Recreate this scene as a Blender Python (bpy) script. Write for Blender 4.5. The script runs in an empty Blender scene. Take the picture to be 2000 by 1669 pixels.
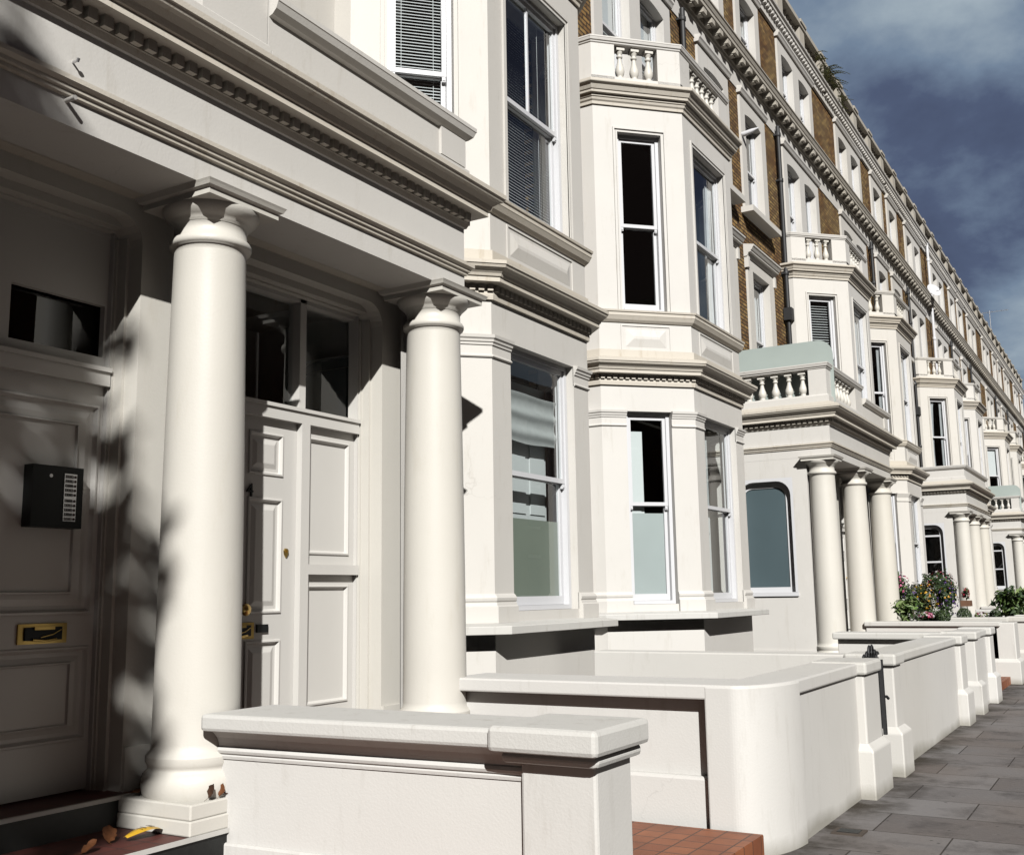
import bpy, bmesh, math, random
from mathutils import Vector, Matrix
random.seed(7)
S = bpy.context.scene
COL = S.collection
R = math.radians
PI = math.pi

# ------------------------------------------------------------------ materials
def mat(name):
    m = bpy.data.materials.new(name); m.use_nodes = True
    nt = m.node_tree; b = nt.nodes['Principled BSDF']
    return m, nt, b
def N(nt, t, **kw):
    n = nt.nodes.new(t)
    for k, v in kw.items():
        if k in n.inputs.keys(): n.inputs[k].default_value = v
        else: setattr(n, k, v)
    return n
def L(nt, a, b): nt.links.new(a, b)
def ramp(nt, fac, stops):
    r = N(nt, 'ShaderNodeValToRGB')
    el = r.color_ramp.elements
    while len(el) < len(stops): el.new(0.5)
    for e, (p, c) in zip(el, stops):
        e.position = p; e.color = (c[0], c[1], c[2], 1) if len(c) == 3 else c
    L(nt, fac, r.inputs[0]); return r.outputs[0]
def mixc(nt, fac, a, b, mode='MIX'):
    m = N(nt, 'ShaderNodeMix', data_type='RGBA', blend_type=mode)
    for sock, v in ((m.inputs[0], fac), (m.inputs[6], a), (m.inputs[7], b)):
        if hasattr(v, 'links'): L(nt, v, sock)
        else: sock.default_value = v if isinstance(v, float) else (v[0], v[1], v[2], 1)
    return m.outputs[2]
def pos(nt): return N(nt, 'ShaderNodeNewGeometry').outputs['Position']
def mapping(nt, vec, scale):
    m = N(nt, 'ShaderNodeMapping'); m.inputs['Scale'].default_value = scale
    L(nt, vec, m.inputs['Vector']); return m.outputs[0]
def bump(nt, b, h, strength, dist):
    bp = N(nt, 'ShaderNodeBump'); bp.inputs['Strength'].default_value = strength; bp.inputs['Distance'].default_value = dist
    L(nt, h, bp.inputs['Height']); L(nt, bp.outputs[0], b.inputs['Normal']); return bp

def stucco(name, base, dirt, damt=0.35, rough=0.55, grain=0.25):
    m, nt, b = mat(name); p = pos(nt)
    n1 = N(nt, 'ShaderNodeTexNoise', Scale=0.9, Detail=5.0, Roughness=0.6); L(nt, p, n1.inputs['Vector'])
    n2 = N(nt, 'ShaderNodeTexNoise', Scale=3.0, Detail=7.0, Roughness=0.7); L(nt, mapping(nt, p, (3.2, 3.2, 0.55)), n2.inputs['Vector'])
    n3 = N(nt, 'ShaderNodeTexNoise', Scale=75.0, Detail=3.0); L(nt, p, n3.inputs['Vector'])
    n4 = N(nt, 'ShaderNodeTexNoise', Scale=2.2, Detail=2.0); L(nt, p, n4.inputs['Vector'])
    c = mixc(nt, ramp(nt, n1.outputs[0], [(0.35, (0, 0, 0)), (0.7, (1, 1, 1))]), base, tuple(x * 0.955 for x in base))
    st = ramp(nt, n2.outputs[0], [(0.56, (0, 0, 0)), (0.82, (damt, damt, damt))])
    c = mixc(nt, st, c, dirt)
    spk = ramp(nt, n3.outputs[0], [(0.70, (0, 0, 0)), (0.80, (0.22, 0.22, 0.22))])
    c = mixc(nt, spk, c, dirt)
    vn = N(nt, 'ShaderNodeTexNoise', Scale=2.5, Detail=4.0); L(nt, p, vn.inputs['Vector'])
    vm = N(nt, 'ShaderNodeVectorMath', operation='MULTIPLY_ADD'); L(nt, vn.outputs['Color'], vm.inputs[0]); vm.inputs[1].default_value = (0.5, 0.5, 0.5); L(nt, p, vm.inputs[2])
    vc = N(nt, 'ShaderNodeTexVoronoi', Scale=0.8, feature='DISTANCE_TO_EDGE'); L(nt, vm.outputs[0], vc.inputs['Vector'])
    ck = N(nt, 'ShaderNodeMath', operation='MULTIPLY'); L(nt, ramp(nt, vc.outputs['Distance'], [(0.0005, ((0.0, 0.0, 0.0) if 'column' in name else (0.2, 0.2, 0.2))), (0.003, (0, 0, 0))]), ck.inputs[0]); L(nt, ramp(nt, n1.outputs[0], [(0.56, (0, 0, 0)), (0.64, (1, 1, 1))]), ck.inputs[1])
    c = mixc(nt, ck.outputs[0], c, tuple(x * 0.45 for x in dirt))
    hn = N(nt, 'ShaderNodeTexNoise', Scale=1.0, Detail=1.0); L(nt, mapping(nt, p, (0.05, 0.17, 0.03)), hn.inputs['Vector'])
    c = mixc(nt, ramp(nt, hn.outputs[0], [(0.4, (0, 0, 0)), (0.6, (0.8, 0.8, 0.8))]), c, (0.95, 0.935, 0.90), 'MULTIPLY')
    if name.startswith('garden'):   # splash dirt and moss along the foot
        sx = N(nt, 'ShaderNodeSeparateXYZ'); L(nt, p, sx.inputs[0])
        wv = N(nt, 'ShaderNodeMath', operation='MULTIPLY_ADD'); L(nt, n1.outputs[0], wv.inputs[0]); wv.inputs[1].default_value = -0.28; L(nt, sx.outputs[2], wv.inputs[2])
        ft = ramp(nt, wv.outputs[0], [(0.0, (0.75, 0.75, 0.75)), (0.05, (0, 0, 0))]) if False else None
        mr_ = N(nt, 'ShaderNodeMapRange'); L(nt, wv.outputs[0], mr_.inputs[0]); mr_.inputs[1].default_value = -0.13; mr_.inputs[2].default_value = -0.03; mr_.inputs[3].default_value = 0.6; mr_.inputs[4].default_value = 0.0
        c = mixc(nt, mr_.outputs[0], c, (0.22, 0.20, 0.15))
    L(nt, c, b.inputs['Base Color']); b.inputs['Roughness'].default_value = rough
    b.inputs['Specular IOR Level'].default_value = 0.3
    ad = N(nt, 'ShaderNodeMath', operation='MULTIPLY_ADD'); L(nt, n4.outputs[0], ad.inputs[0]); ad.inputs[1].default_value = 2.0
    L(nt, n3.outputs[0], ad.inputs[2])
    bump(nt, b, ad.outputs[0], grain, 0.006)
    return m
M = {}
M['stucco'] = stucco('white_stucco', (0.725, 0.698, 0.655), (0.44, 0.39, 0.31), 0.42, 0.55, 0.16)
M['column'] = stucco('cream_column_paint', (0.72, 0.688, 0.622), (0.52, 0.46, 0.35), 0.30, 0.45, 0.12)
M['coping'] = stucco('weathered_coping', (0.68, 0.665, 0.63), (0.36, 0.33, 0.28), 0.75, 0.7, 0.25)
M['trim'] = stucco('stained_cornice', (0.665, 0.61, 0.525), (0.35, 0.26, 0.15), 0.75, 0.6, 0.3)
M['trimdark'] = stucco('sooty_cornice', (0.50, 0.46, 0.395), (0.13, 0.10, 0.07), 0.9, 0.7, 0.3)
M['garden'] = stucco('garden_wall_paint', (0.73, 0.71, 0.675), (0.43, 0.40, 0.35), 0.42, 0.6, 0.16)

def simple(name, col, rough=0.5, metal=0.0, spec=0.5, nscale=0, namt=0.15):
    m, nt, b = mat(name)
    b.inputs['Base Color'].default_value = (*col, 1); b.inputs['Roughness'].default_value = rough
    b.inputs['Metallic'].default_value = metal; b.inputs['Specular IOR Level'].default_value = spec
    if nscale:
        n = N(nt, 'ShaderNodeTexNoise', Scale=float(nscale), Detail=4.0); L(nt, pos(nt), n.inputs['Vector'])
        c = mixc(nt, n.outputs[0], tuple(x * (1 + namt) for x in col), tuple(x * (1 - namt * 2) for x in col))
        L(nt, c, b.inputs['Base Color'])
    return m
M['joinery'] = simple('white_gloss_joinery', (0.73, 0.73, 0.745), 0.32, 0, 0.5, 3, 0.02)
M['door'] = simple('painted_door', (0.70, 0.675, 0.63), 0.38, 0, 0.5, 2, 0.02)
M['black'] = simple('black_iron_paint', (0.012, 0.012, 0.013), 0.6, 0, 0.5, 30, 0.3)
M['riser'] = simple('black_painted_riser', (0.012, 0.013, 0.012), 0.55, 0, 0.4, 25, 0.4)
M['brass'] = simple('worn_brass', (0.55, 0.38, 0.13), 0.28, 1.0, 0.5, 20, 0.15)
M['steel'] = simple('brushed_steel', (0.55, 0.55, 0.56), 0.35, 1.0)
M['plasticblk'] = simple('black_plastic', (0.006, 0.008, 0.008), 0.45, 0, 0.3)
M['label'] = simple('paper_label', (0.45, 0.45, 0.45), 0.5)
M['redbtn'] = simple('dark_red_button', (0.05, 0.012, 0.014), 0.4)
M['blind'] = simple('blind_slat', (0.74, 0.75, 0.75), 0.5)
M['cloth'] = simple('grey_linen_blind', (0.50, 0.52, 0.51), 0.9, 0, 0.2, 14, 0.08)
M['curtain'] = simple('white_curtain', (0.68, 0.69, 0.70), 0.9, 0, 0.2, 9, 0.06)
M['shutter'] = simple('inner_shutter_paint', (0.72, 0.75, 0.74), 0.5)
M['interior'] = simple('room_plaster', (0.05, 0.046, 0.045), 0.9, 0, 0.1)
M['tarmac'] = simple('road_asphalt', (0.055, 0.053, 0.052), 0.9, 0, 0.3, 60, 0.3)
M['kerb'] = simple('granite_kerb', (0.25, 0.24, 0.23), 0.8, 0, 0.3, 40, 0.2)
M['lead'] = simple('roof_lead', (0.12, 0.12, 0.125), 0.7, 0, 0.3, 6, 0.2)
M['bark'] = simple('tree_bark', (0.10, 0.085, 0.06), 0.9, 0, 0.2, 12, 0.3)
M['soil'] = simple('garden_soil', (0.035, 0.026, 0.018), 0.95, 0, 0.1, 20, 0.4)
M['concrete'] = simple('area_paving', (0.10, 0.08, 0.065), 0.85, 0, 0.2, 8, 0.15)
M['deadleaf'] = simple('dry_leaf', (0.20, 0.075, 0.028), 0.7, 0, 0.2, 60, 0.35)
M['deaddark'] = simple('dark_dry_leaf', (0.075, 0.035, 0.018), 0.75, 0, 0.2, 60, 0.35)
M['yellow'] = simple('yellow_wrapper', (0.68, 0.40, 0.03), 0.35)
M['wgreen'] = simple('green_wrapper', (0.05, 0.13, 0.10), 0.35)
M['wink'] = simple('wrapper_ink', (0.05, 0.03, 0.02), 0.5)
M['terracotta'] = simple('terracotta_pot', (0.19, 0.10, 0.06), 0.8, 0, 0.2, 10, 0.15)
M['nosing'] = simple('white_nosing', (0.66, 0.64, 0.60), 0.7, 0, 0.2, 12, 0.1)

def brickmat(name, c1, c2, c3, mortar, plane='YZ'):
    m, nt, b = mat(name); p = pos(nt)
    sx = N(nt, 'ShaderNodeSeparateXYZ'); L(nt, p, sx.inputs[0])
    cb = N(nt, 'ShaderNodeCombineXYZ'); L(nt, sx.outputs[1], cb.inputs[0]); L(nt, sx.outputs[2], cb.inputs[1])
    bt = N(nt, 'ShaderNodeTexBrick'); L(nt, cb.outputs[0], bt.inputs['Vector'])
    bt.inputs['Scale'].default_value = 1.0; bt.inputs['Brick Width'].default_value = 0.23; bt.inputs['Row Height'].default_value = 0.078
    bt.inputs['Mortar Size'].default_value = 0.014; bt.inputs['Mortar Smooth'].default_value = 0.15; bt.inputs['Bias'].default_value = 0.0
    bt.inputs['Color1'].default_value = (*c1, 1); bt.inputs['Color2'].default_value = (*c2, 1); bt.inputs['Mortar'].default_value = (*mortar, 1)
    n = N(nt, 'ShaderNodeTexNoise', Scale=1.1, Detail=5.0); L(nt, p, n.inputs['Vector'])
    n2 = N(nt, 'ShaderNodeTexNoise', Scale=9.0, Detail=3.0); L(nt, mapping(nt, p, (1, 1, 3)), n2.inputs['Vector'])
    c = mixc(nt, ramp(nt, n.outputs[0], [(0.42, (0, 0, 0)), (0.6, (0.75, 0.75, 0.75))]), bt.outputs[0], c3, 'MULTIPLY')
    c = mixc(nt, ramp(nt, n2.outputs[0], [(0.5, (0, 0, 0)), (0.7, (0.6, 0.6, 0.6))]), c, (0.045, 0.03, 0.018))
    L(nt, c, b.inputs['Base Color']); b.inputs['Roughness'].default_value = 0.9; b.inputs['Specular IOR Level'].default_value = 0.15
    bump(nt, b, bt.outputs['Fac'], -0.9, 0.012)
    return m
M['brick'] = brickmat('london_stock_brick', (0.43, 0.29, 0.115), (0.17, 0.10, 0.048), (0.68, 0.5, 0.42), (0.055, 0.042, 0.03))
M['redbrick'] = brickmat('red_brick', (0.24, 0.10, 0.055), (0.19, 0.075, 0.045), (0.8, 0.75, 0.7), (0.2, 0.17, 0.13))

def slabmat():
    m, nt, b = mat('york_stone_slabs'); p = pos(nt)
    sx = N(nt, 'ShaderNodeSeparateXYZ'); L(nt, p, sx.inputs[0])
    cb = N(nt, 'ShaderNodeCombineXYZ')
    o = N(nt, 'ShaderNodeMath', operation='ADD'); L(nt, sx.outputs[0], o.inputs[0]); o.inputs[1].default_value = 20.34
    o2 = N(nt, 'ShaderNodeMath', operation='ADD'); L(nt, sx.outputs[1], o2.inputs[0]); o2.inputs[1].default_value = 0.05 + 30 * 0.6
    L(nt, o.outputs[0], cb.inputs[0]); L(nt, o2.outputs[0], cb.inputs[1])
    bt = N(nt, 'ShaderNodeTexBrick'); L(nt, cb.outputs[0], bt.inputs['Vector'])
    bt.inputs['Scale'].default_value = 1.0; bt.inputs['Brick Width'].default_value = 0.93; bt.inputs['Row Height'].default_value = 0.625
    bt.inputs['Mortar Size'].default_value = 0.008; bt.inputs['Mortar Smooth'].default_value = 0.8
    bt.inputs['Color1'].default_value = (0.23, 0.217, 0.213, 1); bt.inputs['Color2'].default_value = (0.15, 0.135, 0.13, 1); bt.inputs['Mortar'].default_value = (0.04, 0.035, 0.03, 1)
    bt.offset = 0.46
    n = N(nt, 'ShaderNodeTexNoise', Scale=2.1, Detail=6.0, Roughness=0.65); L(nt, p, n.inputs['Vector'])
    n2 = N(nt, 'ShaderNodeTexNoise', Scale=24.0, Detail=5.0); L(nt, p, n2.inputs['Vector'])
    n5 = N(nt, 'ShaderNodeTexNoise', Scale=0.8, Detail=3.0); L(nt, p, n5.inputs['Vector'])
    c = mixc(nt, ramp(nt, n5.outputs[0], [(0.42, (0, 0, 0)), (0.64, (0.35, 0.35, 0.35))]), bt.outputs[0], (0.18, 0.135, 0.105))
    c = mixc(nt, ramp(nt, n.outputs[0], [(0.5, (0, 0, 0)), (0.72, (0.85, 0.85, 0.85))]), c, (0.06, 0.052, 0.05))
    c = mixc(nt, ramp(nt, n2.outputs[0], [(0.6, (0, 0, 0)), (0.75, (0.5, 0.5, 0.5))]), c, (0.24, 0.22, 0.20))
    v = N(nt, 'ShaderNodeTexVoronoi', Scale=5.5); L(nt, p, v.inputs['Vector'])
    c = mixc(nt, ramp(nt, v.outputs['Distance'], [(0.05, (0.7, 0.7, 0.7)), (0.09, (0, 0, 0))]), c, (0.035, 0.03, 0.03))
    # dirt and moss gathered along the foot of the garden walls
    e = N(nt, 'ShaderNodeMapRange'); L(nt, sx.outputs[0], e.inputs[0]); e.inputs[1].default_value = -1.98; e.inputs[2].default_value = -1.62; e.inputs[3].default_value = 1.0; e.inputs[4].default_value = 0.0
    me = N(nt, 'ShaderNodeMath', operation='MULTIPLY'); L(nt, e.outputs[0], me.inputs[0]); L(nt, ramp(nt, n.outputs[0], [(0.35, (0, 0, 0)), (0.6, (1, 1, 1))]), me.inputs[1])
    c = mixc(nt, me.outputs[0], c, (0.045, 0.036, 0.026))
    L(nt, c, b.inputs['Base Color']); b.inputs['Roughness'].default_value = 0.8; b.inputs['Specular IOR Level'].default_value = 0.25
    ad = N(nt, 'ShaderNodeMath', operation='MULTIPLY_ADD'); L(nt, bt.outputs['Fac'], ad.inputs[0]); ad.inputs[1].default_value = -2.0; L(nt, n2.outputs[0], ad.inputs[2])
    bump(nt, b, ad.outputs[0], 0.5, 0.01)
    return m
M['slabs'] = slabmat()
def tilemat(name, c1, c2, mortar, size):
    m, nt, b = mat(name); p = pos(nt)
    bt = N(nt, 'ShaderNodeTexBrick'); L(nt, p, bt.inputs['Vector'])
    bt.inputs['Scale'].default_value = 1.0; bt.inputs['Brick Width'].default_value = size; bt.inputs['Row Height'].default_value = size
    bt.inputs['Mortar Size'].default_value = 0.005; bt.offset = 0.0
    bt.inputs['Color1'].default_value = (*c1, 1); bt.inputs['Color2'].default_value = (*c2, 1); bt.inputs['Mortar'].default_value = (*mortar, 1)
    n = N(nt, 'ShaderNodeTexNoise', Scale=5.0, Detail=5.0); L(nt, p, n.inputs['Vector'])
    c = mixc(nt, ramp(nt, n.outputs[0], [(0.4, (0, 0, 0)), (0.7, (0.6, 0.6, 0.6))]), bt.outputs[0], tuple(x * 0.6 for x in c2))
    L(nt, c, b.inputs['Base Color']); b.inputs['Roughness'].default_value = 0.6
    bump(nt, b, bt.outputs['Fac'], -0.5, 0.006)
    return m
M['tile'] = tilemat('terracotta_tiles', (0.36, 0.125, 0.05), (0.27, 0.085, 0.035), (0.05, 0.03, 0.022), 0.155)
M['redtile'] = tilemat('dark_red_step_tiles', (0.115, 0.026, 0.018), (0.085, 0.02, 0.015), (0.03, 0.015, 0.012), 0.155)

def glassmat(name, tint=(0.92, 0.95, 0.95), refl=1.0):
    m, nt, b = mat(name); nt.nodes.remove(b)
    out = nt.nodes['Material Output']
    tr = N(nt, 'ShaderNodeBsdfTransparent'); tr.inputs[0].default_value = (*tint, 1)
    gl = N(nt, 'ShaderNodeBsdfGlossy'); gl.inputs['Roughness'].default_value = 0.0; gl.inputs[0].default_value = (refl, refl, refl, 1)
    fr = N(nt, 'ShaderNodeFresnel'); fr.inputs[0].default_value = 1.7
    ge = N(nt, 'ShaderNodeNewGeometry'); ma = N(nt, 'ShaderNodeMath', operation='MULTIPLY_ADD'); L(nt, ge.outputs['Backfacing'], ma.inputs[0]); ma.inputs[1].default_value = -1.0; ma.inputs[2].default_value = 1.6; L(nt, ma.outputs[0], fr.inputs[0])
    n = N(nt, 'ShaderNodeTexNoise', Scale=1.6, Detail=1.0); L(nt, pos(nt), n.inputs['Vector'])
    bp = N(nt, 'ShaderNodeBump'); bp.inputs['Strength'].default_value = 0.02; bp.inputs['Distance'].default_value = 0.02
    L(nt, n.outputs[0], bp.inputs['Height']); L(nt, bp.outputs[0], gl.inputs['Normal'])
    mx = N(nt, 'ShaderNodeMixShader'); L(nt, fr.outputs[0], mx.inputs[0]); L(nt, tr.outputs[0], mx.inputs[1]); L(nt, gl.outputs[0], mx.inputs[2])
    L(nt, mx.outputs[0], out.inputs[0]); return m
M['glass'] = glassmat('window_glass')
def frostmat(name, col, rough):
    m, nt, b = mat(name)
    n = N(nt, 'ShaderNodeTexNoise', Scale=1.2, Detail=3.0); L(nt, pos(nt), n.inputs['Vector'])
    L(nt, mixc(nt, n.outputs[0], tuple(x * 1.12 for x in col), tuple(x * 0.86 for x in col)), b.inputs['Base Color'])
    b.inputs['Roughness'].default_value = rough; b.inputs['Specular IOR Level'].default_value = 0.5
    n2 = N(nt, 'ShaderNodeTexNoise', Scale=160.0, Detail=1.0); L(nt, pos(nt), n2.inputs['Vector'])
    bump(nt, b, n2.outputs[0], 0.15, 0.002)
    return m
M['frost'] = frostmat('frosted_blue_glass', (0.088, 0.125, 0.138), 0.35)
M['screen'] = frostmat('frosted_screen_glass', (0.42, 0.475, 0.445), 0.35)
M['film'] = frostmat('frosted_window_film', (0.25, 0.285, 0.23), 0.5)
M['filmw'] = frostmat('white_window_film', (0.46, 0.50, 0.49), 0.5)

def leafmat(name, c1, c2, rough=0.5, trans=0.25):
    m, nt, b = mat(name)
    n = N(nt, 'ShaderNodeTexNoise', Scale=7.0, Detail=2.0); L(nt, pos(nt), n.inputs['Vector'])
    c = mixc(nt, ramp(nt, n.outputs[0], [(0.35, (0, 0, 0)), (0.65, (1, 1, 1))]), c1, c2)
    L(nt, c, b.inputs['Base Color']); b.inputs['Roughness'].default_value = rough
    t = N(nt, 'ShaderNodeBsdfTranslucent'); L(nt, c, t.inputs[0])
    mx = N(nt, 'ShaderNodeMixShader'); mx.inputs[0].default_value = trans
    out = nt.nodes['Material Output']; L(nt, b.outputs[0], mx.inputs[1]); L(nt, t.outputs[0], mx.inputs[2]); L(nt, mx.outputs[0], out.inputs[0])
    return m
M['leafdark'] = leafmat('dark_leaf', (0.022, 0.05, 0.018), (0.05, 0.085, 0.025))
M['leafmid'] = leafmat('green_leaf', (0.06, 0.12, 0.025), (0.13, 0.20, 0.05))
M['leaflight'] = leafmat('pale_hosta_leaf', (0.16, 0.27, 0.06), (0.38, 0.46, 0.20))
M['leafolive'] = leafmat('olive_leaf', (0.06, 0.07, 0.015), (0.12, 0.11, 0.02))
M['pink'] = leafmat('pink_petal', (0.55, 0.06, 0.18), (0.62, 0.22, 0.34))
M['red'] = leafmat('red_petal', (0.40, 0.02, 0.05), (0.50, 0.05, 0.10))
M['white'] = leafmat('white_petal', (0.75, 0.72, 0.70), (0.62, 0.55, 0.56))
M['gold'] = leafmat('yellow_petal', (0.72, 0.40, 0.02), (0.62, 0.30, 0.02))
M['purple'] = leafmat('purple_petal', (0.10, 0.04, 0.24), (0.17, 0.07, 0.30))

# ------------------------------------------------------------------ mesh builder
class Fr:   # a vertical plane: origin P, direction u along it, outward normal to the right of u
    def __init__(s, P, Q):
        s.P = P; l = math.hypot(Q[0] - P[0], Q[1] - P[1]); s.len = l
        s.u = ((Q[0] - P[0]) / l, (Q[1] - P[1]) / l); s.n = (s.u[1], -s.u[0])
    def p(s, a, d, z): return (s.P[0] + s.u[0] * a + s.n[0] * d, s.P[1] + s.u[1] * a + s.n[1] * d, z)
class MB:
    def __init__(s): s.v = []; s.f = []; s.m = []; s.s = []
    def add(s, vs, fs, m=0, smooth=False):
        o = len(s.v); s.v += [tuple(x) for x in vs]
        for f in fs: s.f.append([i + o for i in f]); s.m.append(m); s.s.append(smooth)
    def hexa(s, p, m=0):   # 8 points: bottom ring then top ring
        s.add(p, [(3, 2, 1, 0), (4, 5, 6, 7), (0, 1, 5, 4), (1, 2, 6, 5), (2, 3, 7, 6), (3, 0, 4, 7)], m)
    def box(s, x0, x1, y0, y1, z0, z1, m=0):
        s.hexa([(x0, y0, z0), (x1, y0, z0), (x1, y1, z0), (x0, y1, z0), (x0, y0, z1), (x1, y0, z1), (x1, y1, z1), (x0, y1, z1)], m)
    def fbox(s, fr, a0, a1, d0, d1, z0, z1, m=0):
        s.hexa([fr.p(a0, d1, z0), fr.p(a1, d1, z0), fr.p(a1, d0, z0), fr.p(a0, d0, z0), fr.p(a0, d1, z1), fr.p(a1, d1, z1), fr.p(a1, d0, z1), fr.p(a0, d0, z1)], m)
    def prism(s, poly, z0, z1, m=0):
        n = len(poly); vs = [(x, y, z0) for x, y in poly] + [(x, y, z1) for x, y in poly]
        fs = [tuple(range(n - 1, -1, -1)), tuple(range(n, 2 * n))] + [(i, (i + 1) % n, n + (i + 1) % n, n + i) for i in range(n)]
        s.add(vs, fs, m)
    def sweep(s, path, prof, m=0, cap=True, closed=False, seg=None):
        n = len(path); ms = []
        def nrm(a, b):
            l = math.hypot(b[0] - a[0], b[1] - a[1]); return ((b[1] - a[1]) / l, -(b[0] - a[0]) / l)
        for i in range(n):
            if closed or 0 < i < n - 1:
                a = nrm(path[i - 1], path[i]); b = nrm(path[i], path[(i + 1) % n]); k = 1 + a[0] * b[0] + a[1] * b[1]
                ms.append(((a[0] + b[0]) / k, (a[1] + b[1]) / k))
            elif i == 0: ms.append(nrm(path[0], path[1]))
            else: ms.append(nrm(path[-2], path[-1]))
        k = len(prof); vs = []
        for (x, y), (mx, my) in zip(path, ms): vs += [(x + mx * o, y + my * o, z) for o, z in prof]
        fs = []
        for i in range(n if closed else n - 1):
            for j in range(k - 1):
                a = i * k + j; b = ((i + 1) % n) * k + j; fs.append((a, b, b + 1, a + 1))
        q0 = len(s.m)
        if cap and not closed: fs += [tuple(range(k - 1, -1, -1)), tuple(range((n - 1) * k, n * k))]
        s.add(vs, fs, m)
        if seg:
            for i in range(n if closed else n - 1):
                for j in range(k - 1): s.m[q0 + i * (k - 1) + j] = seg(j)
    def lathe(s, cx, cy, prof, n=24, m=0, cap=True):
        vs = []; k = len(prof)
        for i in range(n):
            c, t = math.cos(2 * PI * i / n), math.sin(2 * PI * i / n)
            vs += [(cx + r * c, cy + r * t, z) for r, z in prof]
        fs = [(i * k + j, ((i + 1) % n) * k + j, ((i + 1) % n) * k + j + 1, i * k + j + 1) for i in range(n) for j in range(k - 1)]
        s.add(vs, fs, m, True)
        if cap:
            s.add([vs[i * k] for i in range(n)], [tuple(range(n - 1, -1, -1))], m); s.add([vs[i * k + k - 1] for i in range(n)], [tuple(range(n))], m)
    def tube(s, pts, r, n=8, m=0):
        vs = []; k = len(pts)
        for i, p in enumerate(pts):
            p = Vector(p); a = Vector(pts[max(0, i - 1)]); b = Vector(pts[min(k - 1, i + 1)]); t = (b - a).normalized()
            q = t.cross(Vector((0, 0, 1)) if abs(t.z) < 0.95 else Vector((1, 0, 0))).normalized(); w = t.cross(q)
            rr = r[i] if isinstance(r, (list, tuple)) else r
            vs += [tuple(p + (q * math.cos(2 * PI * j / n) + w * math.sin(2 * PI * j / n)) * rr) for j in range(n)]
        fs = [(i * n + j, i * n + (j + 1) % n, (i + 1) * n + (j + 1) % n, (i + 1) * n + j) for i in range(k - 1) for j in range(n)]
        s.add(vs, fs, m, True)
        s.add(vs[:n], [tuple(range(n - 1, -1, -1))], m); s.add(vs[-n:], [tuple(range(n))], m)
    def blocks(s, path, off0, off1, z0, z1, w, pitch, m=0, inset=0.03):   # dentils / modillions along a path
        for i in range(len(path) - 1):
            fr = Fr(path[i], path[i + 1]); l = fr.len
            # lengthen a run by its mitre at outer corners
            cnt = max(1, int((l - 2 * inset) / pitch)); st = (l - cnt * pitch) / 2 + (pitch - w) / 2
            for k in range(cnt): s.fbox(fr, st + k * pitch, st + k * pitch + w, off0, off1, z0, z1, m)
    def panel(s, fr, s0, s1, z0, z1, ops, depth=0.2, d=0.0, m=0):
        cuts = {round(s0, 4), round(s1, 4)}
        for o in ops:
            cuts |= {round(o['a'], 4), round(o['b'], 4)}; a, b = o['a'], o['b']
            if o.get('arch'): cuts |= {round(a + (b - a) * i / 10, 4) for i in range(1, 10)}
            if o.get('r'):
                r = o['r']; cuts |= {round(a + r * (1 - math.cos(PI / 2 * i / 6)), 4) for i in range(1, 7)} | {round(b - r * (1 - math.cos(PI / 2 * i / 6)), 4) for i in range(1, 7)}
        cuts = sorted(c for c in cuts if s0 - 1e-6 <= c <= s1 + 1e-6)
        def top(o, x):
            a, b = o['a'], o['b']; z = o['z1']
            if o.get('arch'):
                t = (x - a) / (b - a) * 2 - 1; return z - o['arch'] * t * t
            if o.get('r'):
                r = o['r']; e = min(x - a, b - x)
                if e < r: return z - r + math.sqrt(max(0, r * r - (r - e) ** 2))
            return z
        for x0, x1 in zip(cuts, cuts[1:]):
            mid = (x0 + x1) / 2; oo = sorted([o for o in ops if o['a'] < mid < o['b']], key=lambda o: o['z0'])
            lo = (z0, z0)
            for o in oo:
                if o['z0'] > lo[0] + 1e-6: s.add([fr.p(x0, d, lo[0]), fr.p(x1, d, lo[1]), fr.p(x1, d, o['z0']), fr.p(x0, d, o['z0'])], [(0, 1, 2, 3)], m)
                lo = (top(o, x0), top(o, x1))
            s.add([fr.p(x0, d, lo[0]), fr.p(x1, d, lo[1]), fr.p(x1, d, z1), fr.p(x0, d, z1)], [(0, 1, 2, 3)], m)
        for o in ops:
            xs = [c for c in cuts if o['a'] - 1e-6 <= c <= o['b'] + 1e-6]
            ol = [(o['a'], o['z0'])] + [(x, top(o, x)) for x in xs] + [(o['b'], o['z0'])]
            k = len(ol); vs = [fr.p(x, d, z) for x, z in ol] + [fr.p(x, d - depth, z) for x, z in ol]
            s.add(vs, [(i, (i + 1) % k, k + (i + 1) % k, k + i) for i in range(k)], m)
    def mesh(s, name, mats):
        me = bpy.data.meshes.new(name); me.from_pydata(s.v, [], s.f)
        for x in mats: me.materials.append(x)
        me.polygons.foreach_set('material_index', s.m); me.polygons.foreach_set('use_smooth', s.s); me.update()
        return me
def ob(name, me, parent=None, loc=(0, 0, 0), bev=0.0):
    o = bpy.data.objects.new(name, me); COL.objects.link(o); o.location = loc
    if parent: o.parent = parent
    if bev:
        b = o.modifiers.new('edge', 'BEVEL'); b.width = bev; b.segments = 2; b.limit_method = 'ANGLE'; b.angle_limit = R(35)
    return o
def tag(o, label=None, cat=None, group=None, kind=None):
    if label: o['label'] = label
    if cat: o['category'] = cat
    if cat and not kind: o['kind'] = 'thing'
    if group: o['group'] = group
    if kind: o['kind'] = kind
    return o
def empty(name, loc=(0, 0, 0)):
    o = bpy.data.objects.new(name, None); COL.objects.link(o); o.location = loc; o.empty_display_size = 0.2; return o
CACHE = {}
def cached(key, fn):
    if key not in CACHE: CACHE[key] = fn()
    return CACHE[key]

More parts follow.
